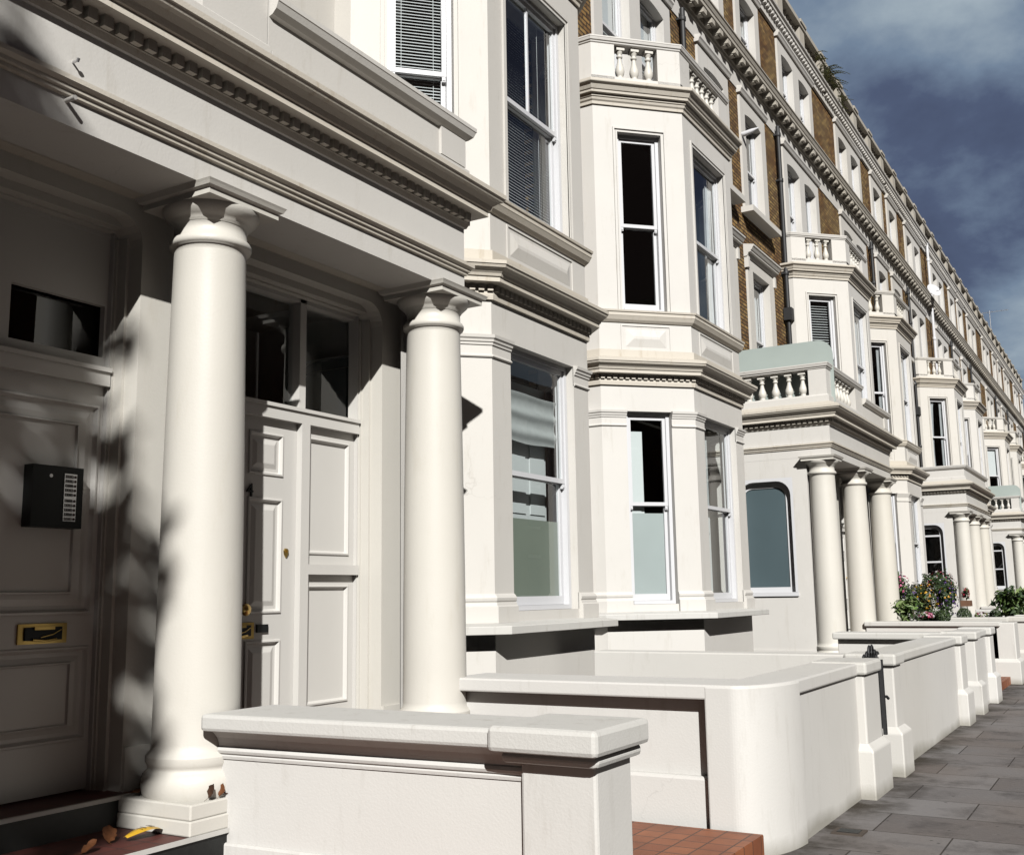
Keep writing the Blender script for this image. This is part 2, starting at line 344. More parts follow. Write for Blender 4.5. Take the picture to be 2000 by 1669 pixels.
# ------------------------------------------------------------------ terrace geometry
XW, XF, XR = -6.45, -5.25, -6.23
HB = 1.03; HC = 2.01
BAY = [(XW, -HC), (XR, -HC), (XF, -HB), (XF, HB), (XR, HC), (XW, HC)]
FB = [Fr(BAY[i], BAY[i + 1]) for i in range(5)]          # return, cant, front, cant, return
FRONT_OP = dict(a=0.35, b=1.71); CANT_OP = dict(a=0.36, b=1.03)
GFZ = (1.44, 4.08); FFZ = (5.52, 8.17)
def op(o, z, **k): d = dict(o); d['z0'] = z[0]; d['z1'] = z[1]; d.update(k); return d

def build_bay():
    b = MB()
    for i, fr in enumerate(FB):
        o = FRONT_OP if i == 2 else CANT_OP
        ops = [op(o, GFZ), op(o, FFZ)] if i in (1, 2, 3) else []
        b.panel(fr, 0, fr.len, -2.3, 9.02, ops, 0.16)
        if ops:   # sunk panel with raised field between the two storeys, and sills
            a, c = o['a'] - 0.02, o['b'] + 0.02
            for (z0, z1, e, d0) in ((4.955, 5.29, 0.0, 0.012),):
                for q in ((a, c, z1, z1 + 0.02), (a, c, z0 - 0.02, z0), (a - 0.02, a, z0 - 0.02, z1 + 0.02), (c, c + 0.02, z0 - 0.02, z1 + 0.02)):
                    b.fbox(fr, q[0], q[1], 0.0, d0, q[2], q[3])
                w = 0.11
                pts = [fr.p(a + 0.05, 0.001, z0 + 0.04), fr.p(c - 0.05, 0.001, z0 + 0.04), fr.p(c - 0.05, 0.001, z1 - 0.04), fr.p(a + 0.05, 0.001, z1 - 0.04),
                       fr.p(a + 0.05 + w, 0.03, z0 + 0.04 + w), fr.p(c - 0.05 - w, 0.03, z0 + 0.04 + w), fr.p(c - 0.05 - w, 0.03, z1 - 0.04 - w), fr.p(a + 0.05 + w, 0.03, z1 - 0.04 - w)]
                b.add(pts, [(0, 1, 5, 4), (1, 2, 6, 5), (2, 3, 7, 6), (3, 0, 4, 7), (4, 5, 6, 7)])
            # architrave beads round the first-floor opening
            a, c = o['a'], o['b']
            for w, d1 in ((0.0, 0.012), (0.045, 0.022)):
                for q in ((a - w - 0.025, c + w + 0.025, FFZ[1] + w, FFZ[1] + w + 0.025), (a - w - 0.025, a - w, FFZ[0], FFZ[1] + w), (c + w, c + w + 0.025, FFZ[0], FFZ[1] + w)):
                    b.fbox(fr, q[0], q[1], -0.01, d1, q[2], q[3])
    poly = BAY
    for z in (1.36, 4.6, 8.98):
        b.add([(x, y, z) for x, y in poly], [(0, 1, 2, 3, 4, 5)])
    return b.mesh('bay', [M['stucco']])
GFCORN = [(-0.01, 4.44), (0.03, 4.44), (0.035, 4.49), (0.03, 4.50), (0.03, 4.585), (0.14, 4.59), (0.14, 4.635), (0.155, 4.64), (0.165, 4.665), (0.19, 4.69), (0.225, 4.71), (0.235, 4.735), (0.245, 4.74), (0.245, 4.775), (0.03, 4.845), (0.03, 4.94), (-0.01, 4.955)]
def build_corn():
    b = MB(); b.sweep(BAY, GFCORN); b.blocks(BAY, 0.02, 0.06, 4.522, 4.585, 0.055, 0.09, inset=-0.03)
    return b.mesh('bay_cornice', [M['trim']])
def build_band():
    b = MB(); b.sweep(BAY, [(-0.01, 5.335), (0.02, 5.34), (0.05, 5.37), (0.075, 5.42), (0.08, 5.425), (0.08, 5.47), (0.095, 5.475), (0.1, 5.50), (-0.01, 5.525)])
    return b.mesh('sill_band', [M['trim']])
def build_topcorn():
    b = MB(); b.sweep(BAY, [(-0.01, 8.56), (0.025, 8.56), (0.03, 8.60), (0.05, 8.62), (0.06, 8.65), (0.075, 8.66), (0.08, 8.695), (0.12, 8.70), (0.125, 8.73), (0.14, 8.74), (0.17, 8.80), (0.205, 8.82), (0.21, 8.83), (0.21, 8.865), (0.02, 8.91), (-0.01, 8.91)])
    return b.mesh('upper_cornice', [M['trim']])
def build_ledge():
    b = MB(); b.sweep(BAY, [(-0.01, 1.237), (0.235, 1.24), (0.24, 1.245), (0.24, 1.31), (0.235, 1.317), (0.0, 1.345), (-0.14, 1.36), (-0.14, 1.237)])
    return b.mesh('window_ledge', [M['coping']])
CAPP = [(-0.01, 3.865), (0.012, 3.865), (0.022, 3.875), (0.022, 3.885), (0.012, 3.895), (0.006, 3.90), (0.006, 3.985), (0.018, 3.99), (0.02, 4.01), (0.032, 4.02), (0.035, 4.04), (0.05, 4.055), (0.055, 4.085), (-0.01, 4.095)]
BASEP = [(-0.01, 1.34), (0.05, 1.34), (0.05, 1.49), (0.035, 1.50), (0.03, 1.525), (0.02, 1.53), (0.03, 1.545), (0.034, 1.57), (0.018, 1.595), (0.0, 1.61), (-0.01, 1.61)]
def pier_paths():
    out = [[BAY[0], BAY[1], FB[1].p(0.36, 0, 0)[:2]]]
    out.append([FB[1].p(1.03, 0, 0)[:2], BAY[2], FB[2].p(0.35, 0, 0)[:2]])
    out.append([FB[2].p(1.71, 0, 0)[:2], BAY[3], FB[3].p(0.36, 0, 0)[:2]])
    out.append([FB[3].p(1.03, 0, 0)[:2], BAY[4], BAY[5]])
    return out
def build_pier(i):
    b = MB(); b.sweep(pier_paths()[i % 4], CAPP if i < 4 else BASEP)
    return b.mesh('pilaster_moulding', [M['stucco']])

# ---- balustrades
BALP = [(0.035, 0.0), (0.045, 0.0), (0.05, 0.012), (0.05, 0.03), (0.042, 0.04), (0.05, 0.055), (0.064, 0.085), (0.07, 0.12), (0.064, 0.16), (0.05, 0.20), (0.036, 0.25), (0.03, 0.29), (0.03, 0.31), (0.044, 0.315), (0.046, 0.335), (0.034, 0.345), (0.034, 0.36), (0.05, 0.385), (0.055, 0.40), (0.055, 0.405)]
def bal_mesh(h, n=14):
    b = MB(); k = (h - 0.055) / 0.405
    b.lathe(0, 0, [(r, z * k) for r, z in BALP], n)
    b.box(-0.062, 0.062, -0.062, 0.062, h - 0.055, h); b.box(-0.055, 0.055, -0.055, 0.055, -0.0, 0.012)
    return b.mesh('baluster', [M['column']])
RAILP = lambda z: [(-0.2, z), (0.0, z), (0.015, z + 0.012), (0.02, z + 0.035), (0.035, z + 0.04), (0.045, z + 0.075), (0.05, z + 0.08), (0.05, z + 0.10), (-0.23, z + 0.115), (-0.23, z)]
def bal_spots():
    out = []
    for i, k in ((1, 3), (2, 6), (3, 3)):
        o = CANT_OP if i != 2 else dict(a=0.39, b=1.67)
        for j in range(k):
            s = o['a'] + (o['b'] - o['a']) * (j + 0.5) / k
            x, y, _ = FB[i].p(s, -0.09, 0); out.append((x, y, math.atan2(FB[i].u[1], FB[i].u[0])))
    return out
def build_balrail():
    b = MB(); z0 = 9.0; z1 = 9.52
    for i, fr in enumerate(FB):
        l = fr.len
        if i in (0, 4): runs = [(0, l)]
        else:
            o = CANT_OP if i != 2 else dict(a=0.39, b=1.67); runs = [(0, o['a']), (o['b'], l)]
        e0 = 0.0; e1 = 0.0
        for a, c in runs:
            q = [fr.p(a, 0, 0)[:2], fr.p(c, 0, 0)[:2], fr.p(c - (0.075 if (c == l and i in (1, 2, 3)) else 0), -0.18, 0)[:2], fr.p(a + (0.075 if (a == 0 and i in (1, 2, 3)) else 0), -0.18, 0)[:2]]
            b.prism(q, z0 - 0.03, z1)
        if i in (1, 2, 3):
            b.fbox(fr, 0.08, l - 0.08, -0.178, -0.003, z0 - 0.035, z0 + 0.02)
    b.sweep(BAY, RAILP(z1))
    return b.mesh('balustrade', [M['stucco']])

# ---- sash windows
def win_mesh(fr, o, sb, key, bars=0, meet=None):
    def f():
        b = MB(); a, c, z0, z1 = o['a'], o['b'], o['z0'], o['z1']; g = 0.003
        a += g; c -= g; z0 += g; z1 -= g
        fw = 0.05; d = -sb
        # box frame
        for q in ((a, a + fw, z0, z1), (c - fw, c, z0, z1), (a + fw, c - fw, z1 - 0.045, z1)): b.fbox(fr, q[0], q[1], d - 0.12, d, q[2], q[3])
        b.fbox(fr, a + fw, c - fw, d - 0.12, d + 0.02, z0, z0 + 0.045)
        zm = meet if meet else z0 + (z1 - z0) * 0.49
        ia, ic = a + fw + 0.002, c - fw - 0.002
        sw = 0.045
        # upper sash (outer)
        du = d - 0.022
        for q in ((ia, ia + sw, zm - 0.02, z1 - 0.047), (ic - sw, ic, zm - 0.02, z1 - 0.047), (ia + sw, ic - sw, z1 - 0.10, z1 - 0.047), (ia + sw, ic - sw, zm - 0.02, zm + 0.03)): b.fbox(fr, q[0], q[1], du - 0.04, du, q[2], q[3])
        for k in range(bars):
            x = ia + (ic - ia) * (k + 1) / (bars + 1); b.fbox(fr, x - 0.013, x + 0.013, du - 0.036, du - 0.006, zm + 0.03, z1 - 0.10)
        # horns
        for x in (ia, ic - sw):
            b.fbox(fr, x + 0.004, x + sw - 0.004, du - 0.034, du - 0.004, zm - 0.075, zm - 0.02)
            b.fbox(fr, x + 0.010, x + sw - 0.010, du - 0.03, du + 0.004, zm - 0.062, zm - 0.04)
        dl = d - 0.066
        for q in ((ia, ia + sw, z0 + 0.047, zm - 0.02), (ic - sw, ic, z0 + 0.047, zm - 0.02), (ia + sw, ic - sw, z0 + 0.047, z0 + 0.135), (ia + sw, ic - sw, zm - 0.03, zm + 0.012)): b.fbox(fr, q[0], q[1], dl - 0.04, dl, q[2], q[3])
        return b.mesh('window', [M['joinery']])
    def g2():
        b = MB(); a, c, z0, z1 = o['a'] + 0.1, o['b'] - 0.1, o['z0'], o['z1']
        zm = meet if meet else z0 + (z1 - z0) * 0.49; d = -sb
        b.add([fr.p(a, d - 0.042, zm), fr.p(c, d - 0.042, zm), fr.p(c, d - 0.042, z1 - 0.09), fr.p(a, d - 0.042, z1 - 0.09)], [(0, 1, 2, 3)])
        b.add([fr.p(a, d - 0.086, z0 + 0.12), fr.p(c, d - 0.086, z0 + 0.12), fr.p(c, d - 0.086, zm), fr.p(a, d - 0.086, zm)], [(0, 1, 2, 3)])
        return b.mesh('pane', [M['glass']])
    return cached(('w', bars) + key, f), cached(('g',) + key, g2)
def cover_mesh(fr, o, sb, kind, key):
    def f():
        b = MB(); a, c, z0, z1 = o['a'] + 0.06, o['b'] - 0.06, o['z0'], o['z1']; d = -sb - 0.135; mt = M['blind']
        if kind == 'venetian':
            k = int((z1 - z0 - 0.1) / 0.034)
            for i in range(k):
                z = z0 + 0.06 + i * 0.034
                b.add([fr.p(a, d + 0.009, z - 0.0095), fr.p(c, d + 0.009, z - 0.0095), fr.p(c, d - 0.009, z + 0.0095), fr.p(a, d - 0.009, z + 0.0095)], [(0, 1, 2, 3)])
            for t in (0.2, 0.8): b.fbox(fr, a + (c - a) * t - 0.002, a + (c - a) * t + 0.002, d + 0.014, d + 0.017, z0 + 0.05, z1)
            b.fbox(fr, a, c, d - 0.02, d + 0.02, z1 - 0.09, z1 - 0.03)
        elif kind == 'venetian_wide':
            k = int((z1 - z0 - 0.1) / 0.06)
            for i in range(k):
                z = z0 + 0.06 + i * 0.06
                b.add([fr.p(a, d + 0.02, z - 0.012), fr.p(c, d + 0.02, z - 0.012), fr.p(c, d - 0.02, z + 0.012), fr.p(a, d - 0.02, z + 0.012)], [(0, 1, 2, 3)])
        elif kind == 'roman':
            mt = M['cloth']; zb = z0 + (z1 - z0) * 0.66; n = 22; rows = 26; vs = []; fs = []
            for j in range(rows + 1):
                t = j / rows; z = zb + (z1 - 0.4 - zb) * t
                for i in range(n + 1):
                    s_ = i / n; sag = 0.02 * math.sin(PI * s_) * (1 - t)
                    dd = d + 0.03 * abs(math.sin(t * PI * 2.5)) ** 3 + 0.003 * math.sin(s_ * 9 + t * 4)
                    vs.append(fr.p(a + (c - a) * s_, dd, z - sag + 0.004 * math.sin(s_ * 9 + t * 11)))
            for j in range(rows):
                for i in range(n): q = j * (n + 1) + i; fs.append((q, q + 1, q + n + 2, q + n + 1))
            b.add(vs, fs, 0, True)
        elif kind == 'curtain':
            mt = M['curtain']
            for (x0, x1) in ((a, a + (c - a) * 0.42), (c - (c - a) * 0.2, c)):
                n = 30; vs = []; fs = []
                for j in range(9):
                    t = j / 8; z = z0 + (z1 - z0) * t; pin = 0.55 + 0.45 * abs(t - 0.3) if t < 0.9 else 1
                    for i in range(n + 1):
                        s_ = i / n; xx = x0 + (x1 - x0) * s_ * pin
                        vs.append(fr.p(xx, d + 0.03 * math.sin(s_ * 26 + t), z))
                for j in range(8):
                    for i in range(n): q = j * (n + 1) + i; fs.append((q, q + 1, q + n + 2, q + n + 1))
                b.add(vs, fs, 0, True)
        elif kind in ('shutter', 'shutter_half', 'shutter_full'):
            mt = M['shutter']; e = a + (c - a) * (0.45 if kind == 'shutter' else 0.5 if kind == 'shutter_half' else 1.0); d -= 0.12 if kind == 'shutter_full' else 0.0
            b.fbox(fr, a, e, d - 0.03, d, z0 + 0.05, z1 - 0.25)
            zz = [z0 + 0.15, z0 + 0.9, z0 + 1.0, z1 - 0.5]
            for k in (0, 2):
                for q in range(3 if kind == 'shutter_full' else 1):
                    w_ = (e - a) / (3 if kind == 'shutter_full' else 1); b.fbox(fr, a + q * w_ + 0.05, a + (q + 1) * w_ - 0.05, d, d + 0.012, zz[k], zz[k + 1])
        elif kind == 'film': 
            mt = M['film']; b.fbox(fr, a, c, d + 0.03, d + 0.036, z0 + 0.06, z0 + (z1 - z0) * 0.35)
        elif kind == 'filmw':
            mt = M['filmw']; b.fbox(fr, a, c, d + 0.03, d + 0.036, z0 + 0.06, z0 + (z1 - z0) * 0.47)
        elif kind == 'roller':
            b.fbox(fr, a, c, d, d + 0.004, z0 + (z1 - z0) * 0.45, z1)
        elif kind == 'net':
            mt = M['curtain']; n = 40; vs = []; fs = []
            for j in range(2):
                for i in range(n + 1): vs.append(fr.p(a + (c - a) * i / n, d + 0.015 * math.sin(i * 1.1), z0 + (z1 - z0) * j))
            for i in range(n): fs.append((i, i + 1, i + n + 2, i + n + 1))
            b.add(vs, fs, 0, True)
        return b.mesh(COVER_NAME[kind], [mt])
    return cached(('c', kind) + key, f)
COVER_NAME = dict(venetian='venetian_blind', venetian_wide='venetian_blind', roman='roman_blind', curtain='curtain', shutter='inner_shutter', shutter_half='inner_shutter', shutter_full='inner_shutter', film='frosted_film', filmw='frosted_film', roller='roller_blind', net='net_curtain')

# ---- main wall of a house (local Y = 0 at the bay centre; the flat half lies towards sg)
FLAT, BACK = 5.05, 2.70
def yr(sg, a, b): a, b = a * sg, b * sg; return (min(a, b), max(a, b))
T1 = 3.84      # centre of the single windows on the flat half
def flat_ops(sg):
    f = Fr((XW, 0), (XW, 1)); ops = {}
    w = 0.56
    def mk(t, hw, z0, z1, arch): a, b = yr(sg, t - hw, t + hw); return dict(a=a, b=b, z0=z0, z1=z1, arch=arch)
    ops['ff'] = mk(T1, 0.56, 5.5, 8.1, 0.0)
    ops['2s'] = mk(T1, 0.55, 9.44, 11.62, 0.07); ops['3s'] = mk(T1, 0.52, 13.0, 14.40, 0.06)
    for i, s in enumerate((-1, 1)):
        c = s * 0.74 + 0.05 * sg
        ops['2p%d' % i] = dict(a=c - 0.52, b=c + 0.52, z0=9.44, z1=11.62, arch=0.07)
        ops['3p%d' % i] = dict(a=c - 0.48, b=c + 0.48, z0=13.0, z1=14.40, arch=0.06)
    return f, ops
def build_wall(sg):
    f, O = flat_ops(sg); b = MB(); y0, y1 = yr(sg, -BACK, FLAT)
    rc = lambda o, e=0.1: dict(a=o['a'] - e, b=o['b'] + e, z0=o['z0'], z1=o['z1'] + 0.02)
    ops = [rc(O[k], 0.04) for k in ('ff', '2s', '3s', '2p0', '2p1', '3p0', '3p1')] + [dict(a=-HC + 0.02, b=HC - 0.02, z0=1.0, z1=8.96)]
    b.panel(f, y0, y1, 4.2, 15.05, ops, 0.12, 0, 0)
    return b.mesh('brick_wall', [M['brick']])
def build_base(sg):
    f, O = flat_ops(sg); b = MB(); y0, y1 = yr(sg, -BACK, FLAT)
    b.panel(f, y0, y1, -2.3, 4.2, [dict(a=-HC + 0.02, b=HC - 0.02, z0=1.0, z1=4.2)], 0.1, 0.0)
    return b.mesh('stucco_base', [M['stucco']])
def build_surround(sg, kind):
    f, O = flat_ops(sg); b = MB()
    if kind == 'ff':
        o = O['ff']; b.panel(f, o['a'] - 0.33, o['b'] + 0.33, 5.35, 8.30, [o], 0.2, 0.05)
        b.fbox(f, o['a'] - 0.33, o['b'] + 0.33, 0.0, 0.049, 5.345, 5.349)
        a, c = o['a'] - 0.4, o['b'] + 0.4
        b.sweep([f.p(a, 0, 0)[:2], f.p(c, 0, 0)[:2]], [(-0.01, 8.33), (0.07, 8.33), (0.09, 8.37), (0.1, 8.40), (0.15, 8.41), (0.15, 8.44), (0.17, 8.45), (0.2, 8.50), (0.22, 8.52), (0.22, 8.55), (-0.01, 8.60)])
        for x in (a + 0.02, c - 0.12): b.fbox(f, x, x + 0.1, 0.0, 0.09, 8.1, 8.33)
        edges = [(o['a'] - 0.33, o['b'] + 0.33, 5.35, 8.3)]
    else:
        z0, z1 = (9.36, 11.97) if kind[0] == '2' else (12.9, 14.72)
        oo = [O[kind]] if kind.endswith('s') else [O[kind + '0'], O[kind + '1']]
        a = min(o['a'] for o in oo) - 0.3; c = max(o['b'] for o in oo) + 0.3
        b.panel(f, a, c, z0, z1, oo, 0.21, 0.05)
        b.sweep([f.p(a - 0.05, 0, 0)[:2], f.p(c + 0.05, 0, 0)[:2]], [(-0.01, z1 - 0.05), (0.09, z1 - 0.05), (0.11, z1), (0.13, z1 + 0.03), (0.13, z1 + 0.08), (-0.01, z1 + 0.1)])
        if kind == '2s': b.fbox(f, a - 0.12, c + 0.12, -0.01, 0.26, 9.26, 9.38)
        edges = [(a, c, z0, z1)]
    for a, c, z0, z1 in edges:   # side returns of the raised stucco
        b.add([f.p(a, 0.05, z0), f.p(a, 0.0, z0), f.p(a, 0.0, z1), f.p(a, 0.05, z1)], [(0, 1, 2, 3)])
        b.add([f.p(c, 0.0, z0), f.p(c, 0.05, z0), f.p(c, 0.05, z1), f.p(c, 0.0, z1)], [(0, 1, 2, 3)])
    return b.mesh('window_surround', [M['stucco']])
def build_modillion(sg):
    b = MB(); y0, y1 = yr(sg, -BACK, FLAT); p = [(XW, y0), (XW, y1)]
    b.sweep(p, [(-0.01, 12.355), (0.045, 12.36), (0.06, 12.42), (0.075, 12.43), (0.08, 12.56), (0.25, 12.57), (0.25, 12.64), (0.265, 12.65), (0.29, 12.72), (0.31, 12.74), (0.31, 12.77), (0.02, 12.86), (-0.01, 12.86)])
    n = 17; w = (y1 - y0) / n; f = Fr(p[0], p[1])
    for i in range(n):
        s = (i + 0.5) * w
        b.fbox(f, s - 0.09, s + 0.09, 0.07, 0.235, 12.455, 12.565); b.fbox(f, s - 0.075, s + 0.075, 0.07, 0.17, 12.43, 12.456)
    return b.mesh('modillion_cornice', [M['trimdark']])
def build_frz(sg):
    b = MB(); y0, y1 = yr(sg, -BACK, FLAT); b.sweep([(XW, y0), (XW, y1)], [(-0.01, 12.0), (0.02, 12.0), (0.02, 12.36), (-0.01, 12.36)]); return b.mesh('frieze', [M['stucco']])
def build_roofcorn(sg):
    b = MB(); y0, y1 = yr(sg, -BACK, FLAT); p = [(XW, y0), (XW, y1)]
    b.sweep(p, [(-0.01, 14.80), (0.06, 14.80), (0.06, 14.95), (0.08, 14.96), (0.08, 15.08), (0.17, 15.09), (0.17, 15.15), (0.21, 15.19), (0.22, 15.23), (0.02, 15.29), (0.02, 15.36), (-0.01, 15.36)])
    b.blocks(p, 0.07, 0.145, 14.99, 15.085, 0.1, 0.19, inset=0.0)
    return b.mesh('roof_cornice', [M['stucco']])
def build_parapet(sg):
    b = MB(); y0, y1 = yr(sg, -BACK, FLAT); f = Fr((XW, y0), (XW, y1)); l = y1 - y0
    b.fbox(f, 0, l, -0.22, 0.06, 15.36, 15.46)
    ps = [0.0, l * 0.25, l * 0.5, l * 0.75, l]
    for i, s in enumerate(ps): b.fbox(f, max(0, s - 0.22), min(l, s + 0.22), -0.24, 0.075, 15.46, 15.97)
    for i in range(4):
        a, c = ps[i] + 0.22, ps[i + 1] - 0.22; n = 6
        for j in range(n):
            s = a + (c - a) * (j + 0.5) / n; x, y, _ = f.p(s, -0.07, 0)
            b.lathe(x, y, [(0.05, 15.46), (0.06, 15.49), (0.05, 15.52), (0.075, 15.60), (0.07, 15.67), (0.04, 15.80), (0.035, 15.86), (0.06, 15.88), (0.05, 15.97)], 8, 0, False)
    b.fbox(f, 0, l, -0.28, 0.11, 15.97, 16.09)
    for s in ps: b.fbox(f, max(0.001, s - 0.26), min(l - 0.001, s + 0.26), -0.30, 0.14, 16.05, 16.13)
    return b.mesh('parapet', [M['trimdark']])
def build_pipe(sg):
    b = MB(); t = 2.12 * sg
    b.lathe(XW + 0.1, t, [(0.05, -2.3), (0.05, 12.15)], 12)
    for z in (2.0, 4.2, 6.4, 8.6, 10.8, 11.9): b.lathe(XW + 0.1, t, [(0.06, z), (0.066, z + 0.01), (0.066, z + 0.08), (0.06, z + 0.09)], 12); b.box(XW, XW + 0.1, t - 0.07, t + 0.07, z + 0.02, z + 0.06)
    b.box(XW + 0.02, XW + 0.2, t - 0.1, t + 0.1, 7.55, 7.83)
    return b.mesh('downpipe', [M['black']])
def build_painted(sg):
    f, O = flat_ops(sg); b = MB(); y0, y1 = yr(sg, HC, FLAT); o = dict(O['ff']); o['a'] -= 0.04; o['b'] += 0.04
    b.panel(f, y0 + 0.001, y1, 4.2, 9.2, [o], 0.1, 0.012); return b.mesh('painted_wall', [M['stucco']])
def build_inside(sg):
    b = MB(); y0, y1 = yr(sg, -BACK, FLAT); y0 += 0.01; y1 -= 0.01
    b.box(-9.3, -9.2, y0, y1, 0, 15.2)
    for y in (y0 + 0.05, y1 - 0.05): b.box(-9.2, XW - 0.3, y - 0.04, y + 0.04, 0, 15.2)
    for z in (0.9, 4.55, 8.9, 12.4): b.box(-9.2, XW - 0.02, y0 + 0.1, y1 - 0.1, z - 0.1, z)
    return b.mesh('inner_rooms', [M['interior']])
def build_roof(sg):
    b = MB(); y0, y1 = yr(sg, -BACK, FLAT); b.box(-11.5, XW - 0.02, y0, y1, 15.15, 15.3)
    b.box(-11.5, -11.3, y0, y1, 0, 15.15)
    b.box(-11.1, -10.5, y0 + 0.02, y0 + 1.7, 15.3, 17.0)
    return b.mesh('roof', [M['lead']])

HOUSES = []
def house(idx, sg, yc, label, covers, far=False):
    h = empty('terrace_house', (0, yc, 0)); tag(h, label, 'house', 'white stucco and brick terrace houses')
    f, O = flat_ops(sg)
    P = lambda n, k, fn, bev=0: ob(n, cached(k, fn), h, (0, 0, 0), bev)
    P('brick_wall', ('wall', sg), lambda: build_wall(sg)); P('stucco_base', ('base', sg), lambda: build_base(sg))
    P('bay', ('bay',), build_bay); P('bay_cornice', ('corn',), build_corn); P('sill_band', ('band',), build_band)
    P('upper_cornice', ('tcorn',), build_topcorn); P('window_ledge', ('ledge',), build_ledge, 0.012 if idx < 4 else 0)
    for i in range(8): P('pilaster_capital' if i < 4 else 'pilaster_base', ('pier', i), lambda: build_pier(i))
    for k in ('ff', '2s', '2p', '3s', '3p'): P('window_surround', ('sur', sg, k), lambda: build_surround(sg, k))
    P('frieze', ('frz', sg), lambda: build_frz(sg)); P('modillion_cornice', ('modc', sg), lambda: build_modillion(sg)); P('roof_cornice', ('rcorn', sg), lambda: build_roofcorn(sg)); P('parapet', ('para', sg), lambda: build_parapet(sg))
    if idx in (0, 1): P('painted_wall', ('paint', sg), lambda: build_painted(sg))
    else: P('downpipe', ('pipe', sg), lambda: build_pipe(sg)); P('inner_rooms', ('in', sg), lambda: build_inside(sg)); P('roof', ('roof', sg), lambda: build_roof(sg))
    r = P('balustrade', ('brail',), build_balrail)
    bm_ = cached(('bal', 0.5), lambda: bal_mesh(0.5))
    for x, y, a in bal_spots():
        o = ob('baluster', bm_, r, (x, y, 9.02)); o.rotation_euler.z = a
    wins = []
    for i, nm in ((1, 'cant'), (2, 'front'), (3, 'far')):
        o = FRONT_OP if i == 2 else CANT_OP
        wins.append(('gf_' + nm, FB[i], op(o, GFZ), 0.09, ('gf', i), 0, 2.80)); wins.append(('up_' + nm, FB[i], op(o, FFZ), 0.09, ('up', i), 1 if (i == 2 and idx == 1) else 0, 6.80))
    for k in ('ff', '2s', '2p0', '2p1', '3s', '3p0', '3p1'):
        wins.append((k, f, O[k], 0.10, (k, sg), 0, None))
    rnd = random.Random(idx * 31 + 5)
    for nm, fr, o, sb, key, bars, meet in wins:
        wm, gm = win_mesh(fr, o, sb, key, bars, meet)
        w = ob('window', wm, h); ob('pane', gm, w)
        c = covers.get(nm, '?')
        if c == '?': c = rnd.choice([None, None, 'net', 'roller', 'curtain', 'roller', 'net']) if nm[0] in '23' else rnd.choice([None, 'roller', None, 'curtain'])
        if c:
            for cc in c.split('+'):
                cm = cover_mesh(fr, o, sb, cc, key); ob(cm.name.split('.')[0], cm, w)
    HOUSES.append(h); return h
C1 = 9.50
HL = [
 (0, 1, C1 - 15.5 + 5.4, 'white bay-fronted terrace house before the dappled porch, its bay outside the left frame', {}),
 (1, -1, C1, 'white terrace house with slatted blinds in its upper bay, beside the porch numbered 4', dict(up_cant='venetian', up_front='venetian', gf_front='roman+film+shutter_full', gf_cant='roman', gf_far=None)),
 (2, 1, C1 + 5.4, 'white terrace house with the first bay topped by a full balustrade in view', dict(up_cant=None, up_front='curtain', gf_cant='shutter+filmw', gf_front='shutter_half', ff='net')),
 (3, -1, C1 + 15.5, 'terrace house with wide dark slatted blind in the bay behind the glass balcony screen', dict(up_cant='venetian_wide', up_front='net', ff='net')),
 (4, 1, C1 + 20.9, 'terrace house whose bay rises just past the three-columned porch with frosted side window', dict(up_cant='curtain')),
 (5, -1, C1 + 31.0, 'terrace house with patterned curtains in the bay above a solid porch parapet', dict(up_cant='curtain')),
 (6, 1, C1 + 36.4, 'terrace house with the narrow bay tucked behind the curtained bay', {}),
 (7, -1, C1 + 46.5, 'distant terrace house with bay beside the second frosted balcony screen', dict(up_cant='roller')),
 (8, 1, C1 + 51.9, 'distant terrace house with bay cropped by the right edge of the picture', {}),
 (9, -1, C1 + 62.0, 'distant terrace house of which only the upper storeys show, under the rooftop aerial', {}),
 (10, 1, C1 + 67.4, 'farthest terrace house, its upper storeys meeting the right edge of the picture', {}),
]
for a in HL: house(*a)

# ------------------------------------------------------------------ porticoes (local: Y = 0 at the centre column)
PX = -4.30; PH = 2.38; SP = 2.25
def ppath(h=PH): return [(XW + 0.0, -h), (PX, -h), (PX, h), (XW + 0.0, h)]
def build_entab():
    b = MB()
    pa = ppath()
    b.sweep(pa, [(-0.42, 3.885), (0.0, 3.885), (0.0, 4.025), (0.02, 4.03), (0.022, 4.05), (0.035, 4.055), (0.037, 4.075), (0.06, 4.09), (0.06, 4.115), (0.0, 4.13), (0.0, 4.40), (0.015, 4.405), (0.03, 4.44), (0.035, 4.445), (0.035, 4.51), (0.14, 4.515), (0.135, 4.56), (0.15, 4.565), (0.165, 4.60), (0.20, 4.63), (0.225, 4.64), (0.235, 4.66), (0.245, 4.665), (0.245, 4.70), (0.03, 4.80), (-0.42, 4.80), (-0.42, 3.885)], seg=lambda j: 1 if j in (0, 1, 8, 9, 10) else 0)
    b.blocks(pa, 0.025, 0.072, 4.45, 4.512, 0.055, 0.092, inset=-0.03)
    b.box(XW + 0.01, PX - 0.40, -PH + 0.40, PH - 0.40, 4.60, 4.79)
    b.box(-4.85, PX - 0.41, -PH + 0.40, PH - 0.40, 3.885, 3.95)
    return b.mesh('entablature', [M['trim'], M['stucco']])
def build_frieze():
    return None
